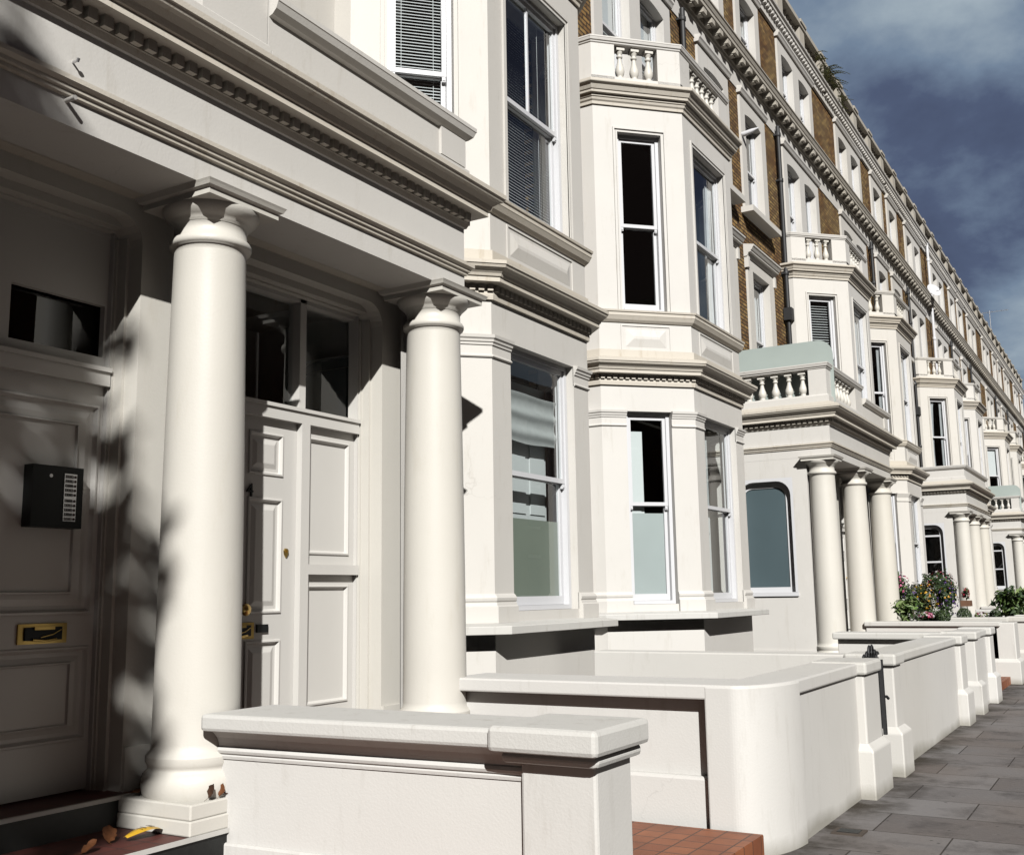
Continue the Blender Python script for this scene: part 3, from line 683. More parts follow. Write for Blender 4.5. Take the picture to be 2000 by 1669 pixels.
def col_profile():
    p = [(0.262, 0.58), (0.272, 0.60), (0.277, 0.635), (0.275, 0.67), (0.262, 0.70), (0.245, 0.715), (0.245, 0.73), (0.25, 0.74), (0.258, 0.755), (0.258, 0.785), (0.25, 0.80), (0.235, 0.815), (0.231, 0.85)]
    for i in range(1, 13):
        t = i / 12; p.append((0.229 - 0.026 * t ** 1.7, 0.85 + (3.55 - 0.85) * t))
    p += [(0.206, 3.585), (0.226, 3.59), (0.232, 3.605), (0.232, 3.62), (0.224, 3.635), (0.206, 3.64), (0.203, 3.72), (0.215, 3.725), (0.217, 3.735), (0.235, 3.75), (0.262, 3.775), (0.275, 3.80), (0.275, 3.812)]
    return p
def build_shaft():
    b = MB(); b.lathe(0, 0, col_profile()[9:-8], 48); return b.mesh('shaft', [M['column']])
def build_base_():
    b = MB(); b.box(-0.285, 0.285, -0.285, 0.285, 0.505, 0.582); b.box(-0.292, 0.292, -0.292, 0.292, 0.43, 0.505)
    b.lathe(0, 0, col_profile()[:10], 48); return b.mesh('column_base', [M['column']])
def build_cap():
    b = MB(); b.lathe(0, 0, col_profile()[-9:], 48)
    b.sweep([(-0.27, -0.27), (0.27, -0.27), (0.27, 0.27), (-0.27, 0.27)], [(-0.2, 3.812), (0.0, 3.812), (0.0, 3.845), (0.02, 3.855), (0.028, 3.872), (0.035, 3.884), (-0.2, 3.884)], closed=True)
    return b.mesh('capital', [M['column']])
XP, XD = -4.82, -5.05
O0, O1, OT = 0.22, 2.03, 3.79
def build_doorwall():
    b = MB(); f = Fr((XP, 0), (XP, 1))
    ops = [dict(a=O0, b=O1, z0=0.55, z1=OT, r=0.16), dict(a=-O1, b=-O0, z0=0.55, z1=OT, r=0.16)]
    b.panel(f, -PH + 0.02, PH - 0.02, -2.2, 3.95, ops, 0.27)
    for o in ops:   # rounded bead at the lip and a step inside the reveal
        a, c, r = o['a'], o['b'], 0.16
        for (ins, d0, d1) in ((0.02, -0.25, -0.11), (0.032, -0.25, -0.18)):
            b.fbox(f, a, a + ins, d0, d1, 0.58, OT - 0.1); b.fbox(f, c - ins, c, d0, d1, 0.58, OT - 0.1); b.fbox(f, a + 0.05, c - 0.05, d0, d1, OT - ins - 0.03, OT - 0.001)
    for a, c in ((-PH + 0.02, -O1), (-O0, O0), (O1, PH - 0.02)): b.fbox(f, a + 0.004, c - 0.004, -0.15, 0.02, 0.43, 0.82)
    return b.mesh('door_wall', [M['column']])
SIDEWIN = dict(a=0.55, b=1.43, z0=1.66, z1=3.52, r=0.24)
def build_endwall(s):
    def g():
        b = MB()
        fr = Fr((-6.44, -PH), (PX, -PH)) if s < 0 else Fr((PX, PH), (-6.44, PH))
        l = fr.len; q = dict(SIDEWIN)
        if s > 0: q['a'], q['b'] = l - SIDEWIN['b'], l - SIDEWIN['a']
        e = (0, l - 0.42) if s < 0 else (0.42, l)
        b.panel(fr, e[0], e[1], -2.2, 3.886, [q], 0.13, -0.002)
        # front edge return of the wall and moulded frame round the window
        x = PX - 0.42
        y0, y1 = (-PH + 0.002, -PH + 0.25) if s < 0 else (PH - 0.25, PH - 0.002)
        b.add([(x, y0, -2.2), (x, y1, -2.2), (x, y1, 3.886), (x, y0, 3.886)], [(0, 1, 2, 3)])
        b.fbox(fr, e[0], e[1], -0.01, 0.02, 0.0, 0.72)
        return b.mesh('end_wall', [M['stucco']])
    return g
def build_sidewin(s):
    def g():
        b = MB(); fr = Fr((-6.44, -PH), (PX, -PH)) if s < 0 else Fr((PX, PH), (-6.44, PH)); l = fr.len
        a, c = (SIDEWIN['a'], SIDEWIN['b']) if s < 0 else (l - SIDEWIN['b'], l - SIDEWIN['a'])
        e_ = (0.03, 0.115) if s < 0 else (0.115, 0.03); q = dict(a=a + e_[0], b=c - e_[1], z0=1.75, z1=3.42, r=0.17)
        b.panel(fr, a - 0.01, c + 0.01, 1.61, 3.53, [q], 0.03, -0.10)
        b.fbox(fr, a - 0.05, c + 0.05, -0.11, 0.03, 1.60, 1.665)
        q2 = dict(a=a - 0.0, b=c + 0.0, z0=1.67, z1=3.52, r=0.24)
        b.panel(fr, a - 0.045, c + 0.045, 1.668, 3.57, [q2], 0.02, 0.016)
        return b.mesh('side_window', [M['joinery']])
    return g
def build_sidepane(s, clear=False):
    def g():
        b = MB(); fr = Fr((-6.44, -PH), (PX, -PH)) if s < 0 else Fr((PX, PH), (-6.44, PH)); l = fr.len
        a, c = (SIDEWIN['a'], SIDEWIN['b']) if s < 0 else (l - SIDEWIN['b'], l - SIDEWIN['a'])
        b.add([fr.p(a, -0.12, 1.62), fr.p(c, -0.12, 1.62), fr.p(c, -0.12, 3.5), fr.p(a, -0.12, 3.5)], [(0, 1, 2, 3)])
        
        if clear:
            for z in (2.42, 3.18): b.fbox(fr, a, c, -0.135, -0.105, z, z + 0.05, 1)
        return b.mesh('side_pane', [M['glass'], M['joinery']] if clear else [M['frost']])
    return g
def ysg(s, a, b): return (a, b) if s > 0 else (-b, -a)
def pan(b, s, x, a, c, z0, z1, sink=0.014, bw=0.03, raised=True):
    """a moulded panel on a face at X = x (towards +X)"""
    y0, y1 = ysg(s, a, c)
    def rect(e, z): return [(x + z, y0 + e, z0 + e), (x + z, y1 - e, z0 + e), (x + z, y1 - e, z1 - e), (x + z, y0 + e, z1 - e)]
    rings = [rect(0, 0.0), rect(0.004, 0.010), rect(bw * 0.5, 0.012), rect(bw * 0.75, -0.004), rect(bw, -sink), rect(bw + 0.02, -sink)]
    if raised: rings += [rect(bw + 0.05, -0.002), rect(bw + 0.055, -0.001)]
    for r0, r1 in zip(rings, rings[1:]):
        b.add(r0 + r1, [(i, (i + 1) % 4, 4 + (i + 1) % 4, 4 + i) for i in range(4)])
    b.add(rings[-1], [(0, 1, 2, 3)])
def framed(b, s, x, a, c, z0, z1, holes, th=0.045, raised=True):
    """a leaf face at X = x with holes for panels, plus its edges"""
    f = Fr((x, 0), (x, 1)); y0, y1 = ysg(s, a, c)
    ops = []
    for h in holes:
        q = ysg(s, h[0], h[1]); ops.append(dict(a=q[0], b=q[1], z0=h[2], z1=h[3]))
    b.panel(f, y0, y1, z0, z1, ops, 0.02)
    for y in (y0, y1): b.add([(x, y, z0), (x - th, y, z0), (x - th, y, z1), (x, y, z1)], [(0, 1, 2, 3)])
    b.add([(x, y0, z0), (x, y1, z0), (x - th, y1, z0), (x - th, y0, z0)], [(0, 1, 2, 3)]); b.add([(x, y0, z1), (x, y1, z1), (x - th, y1, z1), (x - th, y0, z1)], [(0, 1, 2, 3)])
    for h in holes: pan(b, s, x, h[0], h[1], h[2], h[3], raised=raised)
def build_door(s):
    def g():
        b = MB()
        if s > 0: holes = [(0.48, 0.78, 2.42, 2.715), (0.89, 1.22, 2.42, 2.715), (0.48, 0.78, 1.50, 2.27), (0.89, 1.22, 1.50, 2.27), (0.48, 0.78, 0.80, 1.33), (0.89, 1.22, 0.80, 1.33)]
        else: holes = [(0.285, 1.20, 1.53, 2.70), (0.285, 1.20, 0.86, 1.36)]
        framed(b, s, XD, 0.262 if s < 0 else 0.38, 1.355, 0.60, 2.81, holes)
        if s < 0:
            pan(b, s, XD + 0.004, 0.42, 1.06, 1.64, 2.58, 0.006, 0.02, False); pan(b, s, XD + 0.004, 0.40, 1.09, 0.94, 1.28, 0.006, 0.02, False)
        return b.mesh('front_door', [M['door']])
    return g
def build_doorframe(s):
    def g():
        b = MB(); x = XD
        def bx(a, c, x0, x1, z0, z1): y = ysg(s, a, c); b.box(x0, x1, y[0], y[1], z0, z1)
        e0 = 0.26 if s < 0 else 0.375
        bx(0.22, e0, x - 0.06, x + 0.03, 0.59, OT); bx(1.357, 1.44, x - 0.06, x + 0.05, 0.59, 2.81); bx(1.375, 1.44, x - 0.11, x + 0.0, 2.92, OT)
        bx(1.985, 2.03, x - 0.06, x + 0.03, 0.59, OT)
        bx(e0, 1.985, x - 0.08, x + 0.05, 2.81, 2.89); bx(e0, 1.985, x - 0.08, x + 0.065, 2.89, 2.915)
        bx(e0, 1.985, x - 0.11, x - 0.0, 3.70, OT)
        if s < 0: # solid transom panel with a small light
            f = Fr((x - 0.005, 0), (x - 0.005, 1)); q = ysg(s, e0, 1.38); h = ysg(s, 0.277, 0.87)
            b.panel(f, q[0], q[1], 2.915, 3.70, [dict(a=h[0], b=h[1], z0=2.985, z1=3.29)], 0.04)
        return b.mesh('door_frame', [M['door']])
    return g
def build_sidelight(s):
    def g():
        b = MB(); framed(b, s, XD, 1.442, 1.983, 0.60, 2.81, [(1.475, 1.925, 1.90, 2.735), (1.475, 1.925, 0.86, 1.69)], raised=False)
        y = ysg(s, 1.442, 1.983); b.box(XD, XD + 0.05, y[0], y[1], 1.76, 1.83)
        return b.mesh('side_panel', [M['door']])
    return g
def build_transom(s):
    def g():
        b = MB(); q = ysg(s, 0.25, 2.0); b.add([(XD - 0.07, q[0], 2.9), (XD - 0.07, q[1], 2.9), (XD - 0.07, q[1], OT), (XD - 0.07, q[0], OT)], [(0, 1, 2, 3)])
        return b.mesh('transom_pane', [M['glass']])
    return g
def build_vestibule():
    b = MB(); b.box(-6.9, -6.8, -PH + 0.2, PH - 0.2, 0.5, 3.9); b.box(-6.8, XD - 0.2, -0.04, 0.04, 0.5, 3.9); b.box(-6.8, XD - 0.1, -PH + 0.2, PH - 0.2, 0.5, 0.58)
    return b.mesh('vestibule', [M['interior']])
def build_letter():
    b = MB(); b.box(0, 0.012, -0.145, 0.145, -0.052, 0.052)
    b.box(0.012, 0.022, -0.11, 0.11, -0.034, 0.034, 1); b.box(0.02, 0.03, -0.06, 0.06, 0.02, 0.036); b.tube([(0.03, -0.07, -0.03), (0.035, 0, -0.038), (0.03, 0.07, -0.03)], 0.007, 6)
    b.tube([(0.026, -0.02, -0.02), (0.032, 0.05, -0.005), (0.026, 0.1, 0.018)], 0.003, 6)
    return b.mesh('letter_box', [M['brass'], M['plasticblk']])
def build_knob():
    b = MB(); pr = [(0.0, 0.075), (0.03, 0.07), (0.04, 0.055), (0.036, 0.04), (0.016, 0.03), (0.014, 0.012), (0.034, 0.008), (0.034, 0.0)]
    n = 20; k = len(pr); vs = [(x, r * math.cos(2 * PI * i / n), r * math.sin(2 * PI * i / n)) for i in range(n) for r, x in pr]
    b.add(vs, [(i * k + j, ((i + 1) % n) * k + j, ((i + 1) % n) * k + j + 1, i * k + j + 1) for i in range(n) for j in range(k - 1)], 0, True)
    return b.mesh('door_knob', [M['brass']])
def build_esc():
    b = MB(); ol = [(0.022 * math.cos(t), 0.022 * math.sin(t)) for t in [PI * i / 10 for i in range(11)]] + [(-0.018, -0.02), (0, -0.045), (0.018, -0.02)]
    n = len(ol); b.add([(0.0, y, z) for y, z in ol] + [(0.012, y * 0.8, z * 0.85) for y, z in ol], [(i, (i + 1) % n, n + (i + 1) % n, n + i) for i in range(n)] + [tuple(range(n, 2 * n))])
    b.box(0.01, 0.02, -0.008, 0.008, -0.008, 0.008)
    return b.mesh('lock_escutcheon', [M['brass']])
def build_lock():
    b = MB(); b.box(0, 0.014, -0.05, 0.05, -0.026, 0.026); return b.mesh('lock_plate', [M['plasticblk']])
def build_intercom():
    b = MB(); b.box(0, 0.075, -0.155, 0.155, -0.165, 0.165); return b.mesh('intercom', [M['plasticblk']])
def build_strip():
    b = MB(); x = 0.075
    b.box(x, x + 0.004, 0.035, 0.112, -0.128, 0.128, 0)
    for i in range(10):
        z = 0.112 - i * 0.0245 - (0.008 if i > 4 else 0)
        b.box(x + 0.004, x + 0.0055, 0.041, 0.088, z - 0.0085, z + 0.0085, 1); b.box(x + 0.0055, x + 0.0062, 0.0435, 0.0855, z - 0.006, z + 0.006, 2)
        for t in (0.05, 0.062, 0.07): b.box(x + 0.0062, x + 0.0066, t, t + 0.006 + 0.004 * ((i * 7) % 3), z - 0.003, z + 0.003, 1)
        b.lathe(0, 0, [(0.0, 0)], 3, 1, False)
        n = 10; b.add([(x + 0.008, 0.1 + 0.0075 * math.cos(2 * PI * j / n), z + 0.0075 * math.sin(2 * PI * j / n)) for j in range(n)], [tuple(range(n))], 3)
    n = 12; b.add([(x + 0.001, -0.045 + 0.010 * math.cos(2 * PI * j / n), 0.11 + 0.010 * math.sin(2 * PI * j / n)) for j in range(n)], [tuple(range(n))], 0)
    return b.mesh('button_strip', [M['steel'], M['plasticblk'], M['label'], M['redbtn']])
# parapets on the porch roof
RZ = 4.80
def solid_run(b, path):
    b.sweep(path, [(-0.16, RZ - 0.02), (0.035, RZ - 0.02), (0.035, 4.88), (0.0, 4.90), (0.0, 5.12), (0.03, 5.13), (0.06, 5.16), (0.075, 5.20), (0.08, 5.205), (0.08, 5.235), (-0.2, 5.265), (-0.2, 5.12), (-0.16, 5.12), (-0.16, RZ - 0.02)])
def build_parapet_front(kind):
    # kind: 'half' balusters on the low-Y half, solid on the high-Y half; 'solid'; 'open'
    def g():
        b = MB(); xi = PX
        if kind == 'solid': solid_run(b, [(XW, -PH), (xi, -PH), (xi, PH), (XW, PH)]); return b.mesh('balcony_parapet', [M['stucco']])
        # low-Y half: plinth, pedestals and rail
        ye = 0.215 if kind == 'half' else PH
        pth = [(XW, -PH), (xi, -PH), (xi, ye)] if kind == 'half' else [(XW, -PH), (xi, -PH), (xi, PH), (XW, PH)]
        b.sweep(pth, [(-0.19, RZ - 0.02), (0.035, RZ - 0.02), (0.035, 4.90), (0.0, 4.93), (-0.19, 4.93), (-0.19, RZ - 0.02)])
        b.box(xi - 0.30, xi, -PH, -PH + 0.30, 4.92, 5.36)
        if kind == 'open': b.box(xi - 0.30, xi, PH - 0.30, PH, 4.92, 5.36); b.box(xi - 0.18, xi, -0.25, 0.25, 4.92, 5.36)
        else: b.box(xi - 0.185, xi, -0.30, 0.215, 4.92, 5.36)
        b.sweep(pth, RAILP(5.36))
        if kind == 'half': solid_run(b, [(xi, 0.226), (xi, PH), (XW, PH)]); b.box(xi - 0.1, xi + 0.022, PH - 0.33, PH + 0.0, 4.90, 5.12)
        return b.mesh('balcony_parapet', [M['stucco']])
    return g
def para_bal(kind):
    out = []
    if kind == 'solid': return out
    xs = [-4.72 - 0.235 * i for i in range(7)]
    for x in xs: out.append((x, -PH + 0.095))
    n = 7
    for i in range(n): out.append((PX - 0.095, -PH + 0.40 + 0.235 * i))
    if kind == 'open':
        for i in range(n): out.append((PX - 0.095, 0.36 + 0.235 * i))
    return out
def portico(yc, zo, label, kind, first=False):
    p = empty('portico', (0, yc, zo)); tag(p, label, 'porch', 'columned porches along the terrace')
    P = lambda n, k, fn, par=p, loc=(0, 0, 0), bev=0: ob(n, cached(('p',) + k, fn), par, loc, bev)
    P('entablature', ('ent',), build_entab)
    for y in (-SP, 0, SP):
        c = P('column', ('shaft',), build_shaft, p, (-4.5, y, 0)); P('column_base', ('cbase',), build_base_, c, (0, 0, 0), 0.008 if first else 0); P('capital', ('cap',), build_cap, c)
    P('door_wall', ('dw',), build_doorwall); P('vestibule', ('vest',), build_vestibule)
    for s in (-1, 1):
        P('end_wall', ('ew', s), build_endwall(s)); w = P('side_window', ('sw', s), build_sidewin(s)); P('frosted_pane' if zo == -0.1 and yc < 25 else 'side_pane', ('sp', s, yc < 25), build_sidepane(s, yc > 25), w)
        fr = P('door_frame', ('df', s), build_doorframe(s)); P('transom_pane', ('tp', s), build_transom(s), fr)
        d = P('front_door', ('dr', s), build_door(s)); P('side_panel', ('sl', s), build_sidelight(s))
        P('letter_box', ('lb',), build_letter, d, (XD + 0.001, 0.82 * s if s > 0 else -0.583, 1.395 if s > 0 else 1.435))
        P('lock_escutcheon', ('esc',), build_esc, d, (XD + 0.001, 1.262 * s, 1.915))
        if s > 0:
            P('door_knob', ('knob',), build_knob, d, (XD, 0.85, 1.53)); P('lock_plate', ('lock',), build_lock, d, (XD + 0.001, 1.045, 1.405))
        else:
            ic = P('intercom', ('ic',), build_intercom, d, (XD + 0.005, -0.585, 2.155)); P('button_strip', ('strip',), build_strip, ic)
        if first and s > 0:
            cu = bpy.data.curves.new('house_number', 'FONT'); cu.body = '4'; cu.size = 0.125; cu.extrude = 0.006; cu.align_x = 'CENTER'
            cu.materials.append(M['plasticblk'])
            tmp = bpy.data.objects.new('house_number', cu); nm_ = bpy.data.meshes.new_from_object(tmp); bpy.data.objects.remove(tmp)
            o = bpy.data.objects.new('house_number', nm_); COL.objects.link(o); o.parent = d; o.location = (XD + 0.008, 0.905, 2.268); o.rotation_euler = (PI / 2, 0, PI / 2)
    pp = P('balcony_parapet', ('pf', kind), build_parapet_front(kind))
    bm_ = cached(('bal', 0.43), lambda: bal_mesh(0.43))
    for x, y in para_bal(kind): ob('baluster', bm_, pp, (x, y, 4.93))
    return p
portico(4.17, 0.0, 'nearest white columned porch, dappled by tree shade, with an intercom door and door number 4', 'half', True)
portico(19.92, -0.1, 'three-columned porch with frosted side window and a glass screen on its balustraded balcony', 'half')
portico(35.40, -0.1, 'columned porch with solid balcony parapet behind the flower garden', 'solid')
portico(50.9, -0.12, 'distant columned porch with balustrade and frosted screen near the right edge', 'open')
portico(66.4, -0.12, 'farthest columned porch, cut off by the right edge of the picture', 'open')

def screen(yc, zo, label):
    b = MB(); pts = []; x0, x1, z0, z1, r = -6.35, -4.24, 4.83, 5.92, 0.26
    pts = [(x0, z0), (x1, z0)] + [(x1 - r + r * math.cos(t), z1 - r + r * math.sin(t)) for t in [PI / 2 * i / 10 for i in range(11)]] + [(x0, z1)]
    n = len(pts); y = -PH + 0.30
    b.add([(x, y, z) for x, z in pts] + [(x, y + 0.014, z) for x, z in pts], [tuple(range(n)), tuple(range(2 * n - 1, n - 1, -1))] + [(i, (i + 1) % n, n + (i + 1) % n, n + i) for i in range(n)])
    o = ob('glass_screen', b.mesh('glass_screen', [M['screen']]), None, (0, yc, zo)); tag(o, label, 'glass screen', 'frosted balcony screens')
screen(19.92, -0.1, 'frosted glass privacy screen with one rounded corner on the three-columned porch balcony')
screen(50.9, -0.1, 'small frosted glass screen on a distant balcony near the right edge')

# ------------------------------------------------------------------ ground
def flat(name, poly, z, m, kind='structure', th=None):
    b = MB()
    if th: b.prism(poly, z - th, z)
    else: b.add([(x, y, z) for x, y in poly], [tuple(range(len(poly)))])
    o = ob(name, b.mesh(name, [m])); o['kind'] = kind; return o
flat('ground', [(-300, -300), (300, -300), (300, 500), (-300, 500)], -2.4, M['tarmac'])
flat('pavement', [(-2.37, -40), (2.3, -40), (2.3, 260), (-2.37, 260)], 0.0, M['slabs'], th=2.35)
flat('front_areas', [(-6.6, -40), (-2.36, -40), (-2.36, 260), (-6.6, 260)], -2.3, M['concrete'])
flat('kerb', [(2.3, -40), (2.45, -40), (2.45, 260), (2.3, 260)], 0.004, M['kerb'], th=0.15)
flat('road', [(2.45, -40), (11.0, -40), (11.0, 260), (2.45, 260)], -0.12, M['tarmac'], th=2.2)
flat('far_pavement', [(11.0, -40), (14.0, -40), (14.0, 260), (11.0, 260)], 0.0, M['slabs'], th=2.35)

# steps and tiled path (a thing per flight)
def steps(name, y0, y1, label, tile, xs):
    e = empty(name, (0, 0, 0)); tag(e, label, 'steps', 'front steps')
    for i, (xa, xb, z0, z1, mt) in enumerate(xs):
        b = MB(); b.box(xa, xb - 0.012, y0, y1, z0 - 2.3, z1 - 0.006); o = ob('step', b.mesh('step', [M['riser'] if mt != 'tile' else M['tile']]), e)
        b = MB(); b.box(xa, xb - 0.014, y0 + 0.002, y1 - 0.002, z1 - 0.006, z1); ob('tread', b.mesh('tread', [M[mt]]), o)
        if mt != 'tile': b = MB(); b.box(xb - 0.014, xb + 0.004, y0 + 0.002, y1 - 0.002, z1 - 0.02, z1 + 0.001); ob('nosing', b.mesh('nosing', [M['nosing']]), o)
    return e
SX = [(-4.22, -3.88, 0.0, 0.28, 'redtile'), (-4.76, -4.2, 0.0, 0.43, 'redtile'), (-5.2, -4.74, 0.0, 0.59, 'redtile')]
steps('entrance_steps', 4.46, 6.4, 'terracotta tiled path and steps up to the door numbered 4', 'tile', [(-3.88, -2.095, -0.01, 0.165, 'tile')] + SX)
steps('entrance_steps', 1.5, 4.16, 'dark red steps with black risers below the shaded intercom door', 'redtile', [(-3.88, -2.095, -0.01, 0.165, 'tile')] + SX)
for yc in (19.92, 35.4, 50.9):
    for s, nm in ((-1, 'nearer'), (1, 'farther')):
        y = sorted((yc + 0.25 * s, yc + 2.3 * s))
        steps('entrance_steps', y[0], y[1], {19.92: 'porch with frosted side window', 35.4: 'porch behind the flower garden', 50.9: 'distant porch at the right edge'}[yc].join(['red tiled steps at the ' + nm + ' door of the ', '']), 'redtile', [(-3.88, -2.095, -0.01, 0.12, 'tile')] + [(a, b_, c - 0.0, d - 0.1, m_) for a, b_, c, d, m_ in SX])

# ------------------------------------------------------------------ garden walls
def gw(label): 
    e = empty('garden_wall', (0, 0, 0)); return tag(e, label, 'garden wall', 'white garden walls along the pavement')
def part(e, name, b, mt, bev=0.012): return ob(name, b.mesh(name, [M[mt]]), e, (0, 0, 0), bev)
MOULD = [(-0.02, 0.775), (0.008, 0.775), (0.012, 0.79), (0.008, 0.80), (0.02, 0.806), (0.026, 0.82), (0.02, 0.834), (0.012, 0.84), (0.018, 0.86), (0.03, 0.885), (0.06, 0.915), (0.09, 0.928), (-0.02, 0.928)]
def centre_wall(y0, lab):
    """the wall running out from the middle column, ending in a capped pier"""
    e = gw(lab); k = y0
    b = MB(); b.prism([(-4.27, k + 0.13), (-2.40, k + 0.235), (-2.40, k + 0.50), (-4.27, k + 0.46)], -2.3, 0.93)
    b.prism([(-4.27, k + 0.11), (-2.40, k + 0.215), (-2.40, k + 0.515), (-4.27, k + 0.475)], -2.3, 0.36)
    part(e, 'wall_body', b, 'garden')
    b = MB(); b.sweep([(-4.27, k + 0.13), (-2.47, k + 0.231)], MOULD); part(e, 'coping_moulding', b, 'garden', 0)
    b = MB(); b.prism([(-4.27, k - 0.02), (-2.55, k + 0.085), (-2.55, k + 0.56), (-4.27, k + 0.52)], 0.928, 1.015); part(e, 'coping', b, 'coping', 0.018)
    b = MB(); b.box(-2.475, -2.10, k + 0.19, k + 0.55, -2.3, 0.93); part(e, 'pier', b, 'garden', 0.015)
    b = MB(); b.box(-2.57, -2.03, k + 0.055, k + 0.615, 0.918, 1.03); b.box(-2.54, -2.06, k + 0.12, k + 0.59, 0.865, 0.918); part(e, 'pier_cap', b, 'coping', 0.022)
    return e
def pedestal(e, x0, x1, y0, y1, top=0.95, faces=True):
    b = MB(); b.prism([(x0, y0), (x1, y0), (x1, y1), (x0, y1)], -0.02, top)
    p = 0.05; b2 = MB()
    z = 0.36
    vs = [(x0 - p, y0 - p, -0.02), (x1 + p, y0 - p, -0.02), (x1 + p, y1 + p, -0.02), (x0 - p, y1 + p, -0.02), (x0 - p, y0 - p, z), (x1 + p, y0 - p, z), (x1 + p, y1 + p, z), (x0 - p, y1 + p, z),
          (x0 - 0.002, y0 - 0.002, z + 0.05), (x1 + 0.002, y0 - 0.002, z + 0.05), (x1 + 0.002, y1 + 0.002, z + 0.05), (x0 - 0.002, y1 + 0.002, z + 0.05)]
    b2.add(vs, [(0, 1, 5, 4), (1, 2, 6, 5), (2, 3, 7, 6), (3, 0, 4, 7), (4, 5, 9, 8), (5, 6, 10, 9), (6, 7, 11, 10), (7, 4, 8, 11)])
    part(e, 'pier', b, 'garden', 0.015); part(e, 'pier_plinth', b2, 'garden', 0.012)
centre_wall(4.0, 'nearest white garden wall with moulded coping and square capped pier')

# wall 2: round-cornered L beyond the tiled path
def rounded(cx, cy, r, a0, a1, n=8, ry=None): return [(cx + r * math.cos(a0 + (a1 - a0) * i / n), cy + (ry or r) * math.sin(a0 + (a1 - a0) * i / n)) for i in range(n + 1)]
def wall_two(k, flip, lab, endp=True):
    """L-shaped wall: a run out from the end column turning a rounded corner along the pavement to a pier"""
    e = gw(lab); Y = (lambda y: k + y) if not flip else (lambda y: k - y)
    fx = (lambda pl: [(x, Y(y)) for x, y in pl]) if not flip else (lambda pl: [(x, Y(y)) for x, y in pl][::-1])
    cr = rounded(-2.30, 0.53, 0.25, -PI / 2, 0, 28, 0.50)
    b = MB(); b.prism(fx([(-4.32, -0.02), (-2.42, 0.03)] + cr + [(-2.05, 2.2), (-2.36, 2.2), (-2.36, 0.62), (-2.40, 0.34), (-4.32, 0.30)]), -2.3, 0.93)
    part(e, 'wall_body', b, 'garden', 0.0)
    # proud corner block and plinth make the sunk panel on the path side
    b = MB(); b.prism(fx([(-2.46, -0.09), (-2.32, -0.09)] + rounded(-2.30, 0.53, 0.278, -PI / 2, -PI * 0.01, 28, 0.62) + [(-2.1, 0.56), (-2.40, 0.56), (-2.46, 0.10)]), -0.015, 1.012)
    part(e, 'corner_block', b, 'garden', 0.012)
    b = MB(); b.prism(fx([(-4.3, -0.075), (-2.462, -0.03), (-2.462, 0.05), (-4.3, 0.0)]), -0.018, 0.45); part(e, 'plinth', b, 'garden', 0.02)
    b = MB(); b.prism(fx([(-4.36, -0.135), (-2.44, -0.087), (-2.32, -0.0865)] + rounded(-2.30, 0.53, 0.275, -PI / 2, 0, 28, 0.615) + [(-2.025, 2.24), (-2.40, 2.24), (-2.40, 0.42), (-4.36, 0.36)]), 0.928, 1.02); part(e, 'coping', b, 'garden', 0.012)
    b = MB(); ys = sorted((Y(2.15), Y(2.68)))
    pedestal(e, -2.33, -1.985, ys[0], ys[1], 0.935)
    b = MB(); b.box(-2.40, -1.955, ys[0] - 0.03, ys[1] + 0.04, 0.932, 1.03); part(e, 'pier_cap', b, 'coping', 0.02)
    return e
wall_two(6.53, False, 'white garden wall with rounded corner beyond the tiled path')
wall_two(1.46, True, 'white wall flanking the shaded steps, only its coping corner in the bottom left')

def street_wall(y0, y1, xback, lab, ret='near', capped=True):
    """pavement wall between two piers with a return towards the house"""
    e = gw(lab)
    b = MB(); b.box(-2.34, -2.045, y0 + 0.45, y1 - 0.45, -2.3, 0.93)
    ry = (y0, y0 + 0.34) if ret == 'near' else (y1 - 0.34, y1)
    b.box(xback, -2.30, ry[0] + 0.03, ry[1] - 0.03, -2.3, 1.02 if not capped else 0.93)
    part(e, 'wall_body', b, 'garden')
    b = MB(); b.box(-2.385, -2.02, y0 + 0.4, y1 - 0.4, 0.926, 1.015); part(e, 'coping', b, 'coping', 0.018)
    if capped: b = MB(); b.box(xback - 0.05, -2.36, ry[0] - 0.06, ry[1] + 0.05, 0.928, 1.018); part(e, 'return_coping', b, 'coping', 0.018)
    for a, c in ((y0, y0 + 0.42), (y1 - 0.5, y1)):
        pedestal(e, -2.33, -1.985, a + 0.05, c - 0.05, 0.935)
        b = MB(); b.box(-2.40, -1.955, a + 0.01, c - 0.01, 0.93, 1.032); part(e, 'pier_cap', b, 'coping', 0.02)
    return e
street_wall(9.76, 14.12, -4.9, 'long white pavement wall with plain return, beyond the black gate', 'near', False)
street_wall(14.86, 16.86, -3.72, 'short white pavement wall with overhanging coping return, below the frosted side window', 'near')
def planter_wall(y0, lab, y1=None):
    e = gw(lab); b = MB(); b.box(-4.4, -2.25, y0 + 0.05, y0 + 0.33, -2.3, 0.94); part(e, 'wall_body', b, 'garden')
    b = MB(); b.box(-4.42, -2.20, y0, y0 + 0.38, 0.94, 1.02); part(e, 'coping', b, 'coping', 0.015)
    pedestal(e, -2.36, -1.985, y0 + 0.05, y0 + 0.6, 1.0); return e
planter_wall(19.62, 'white garden wall in front of the flower bushes')
street_wall(22.4, 24.3, -4.2, 'white pavement wall half hidden beside the flower bushes', 'near')
street_wall(25.1, 29.6, -4.9, 'white pavement wall before the second pair of bays', 'near', False)
street_wall(30.3, 32.3, -3.9, 'white pavement wall by the big-leaved bush', 'near')
planter_wall(35.1, 'white garden wall running out from the porch behind the flower garden')
street_wall(38.0, 45.2, -4.5, 'distant white pavement wall at the right edge', 'near', False)

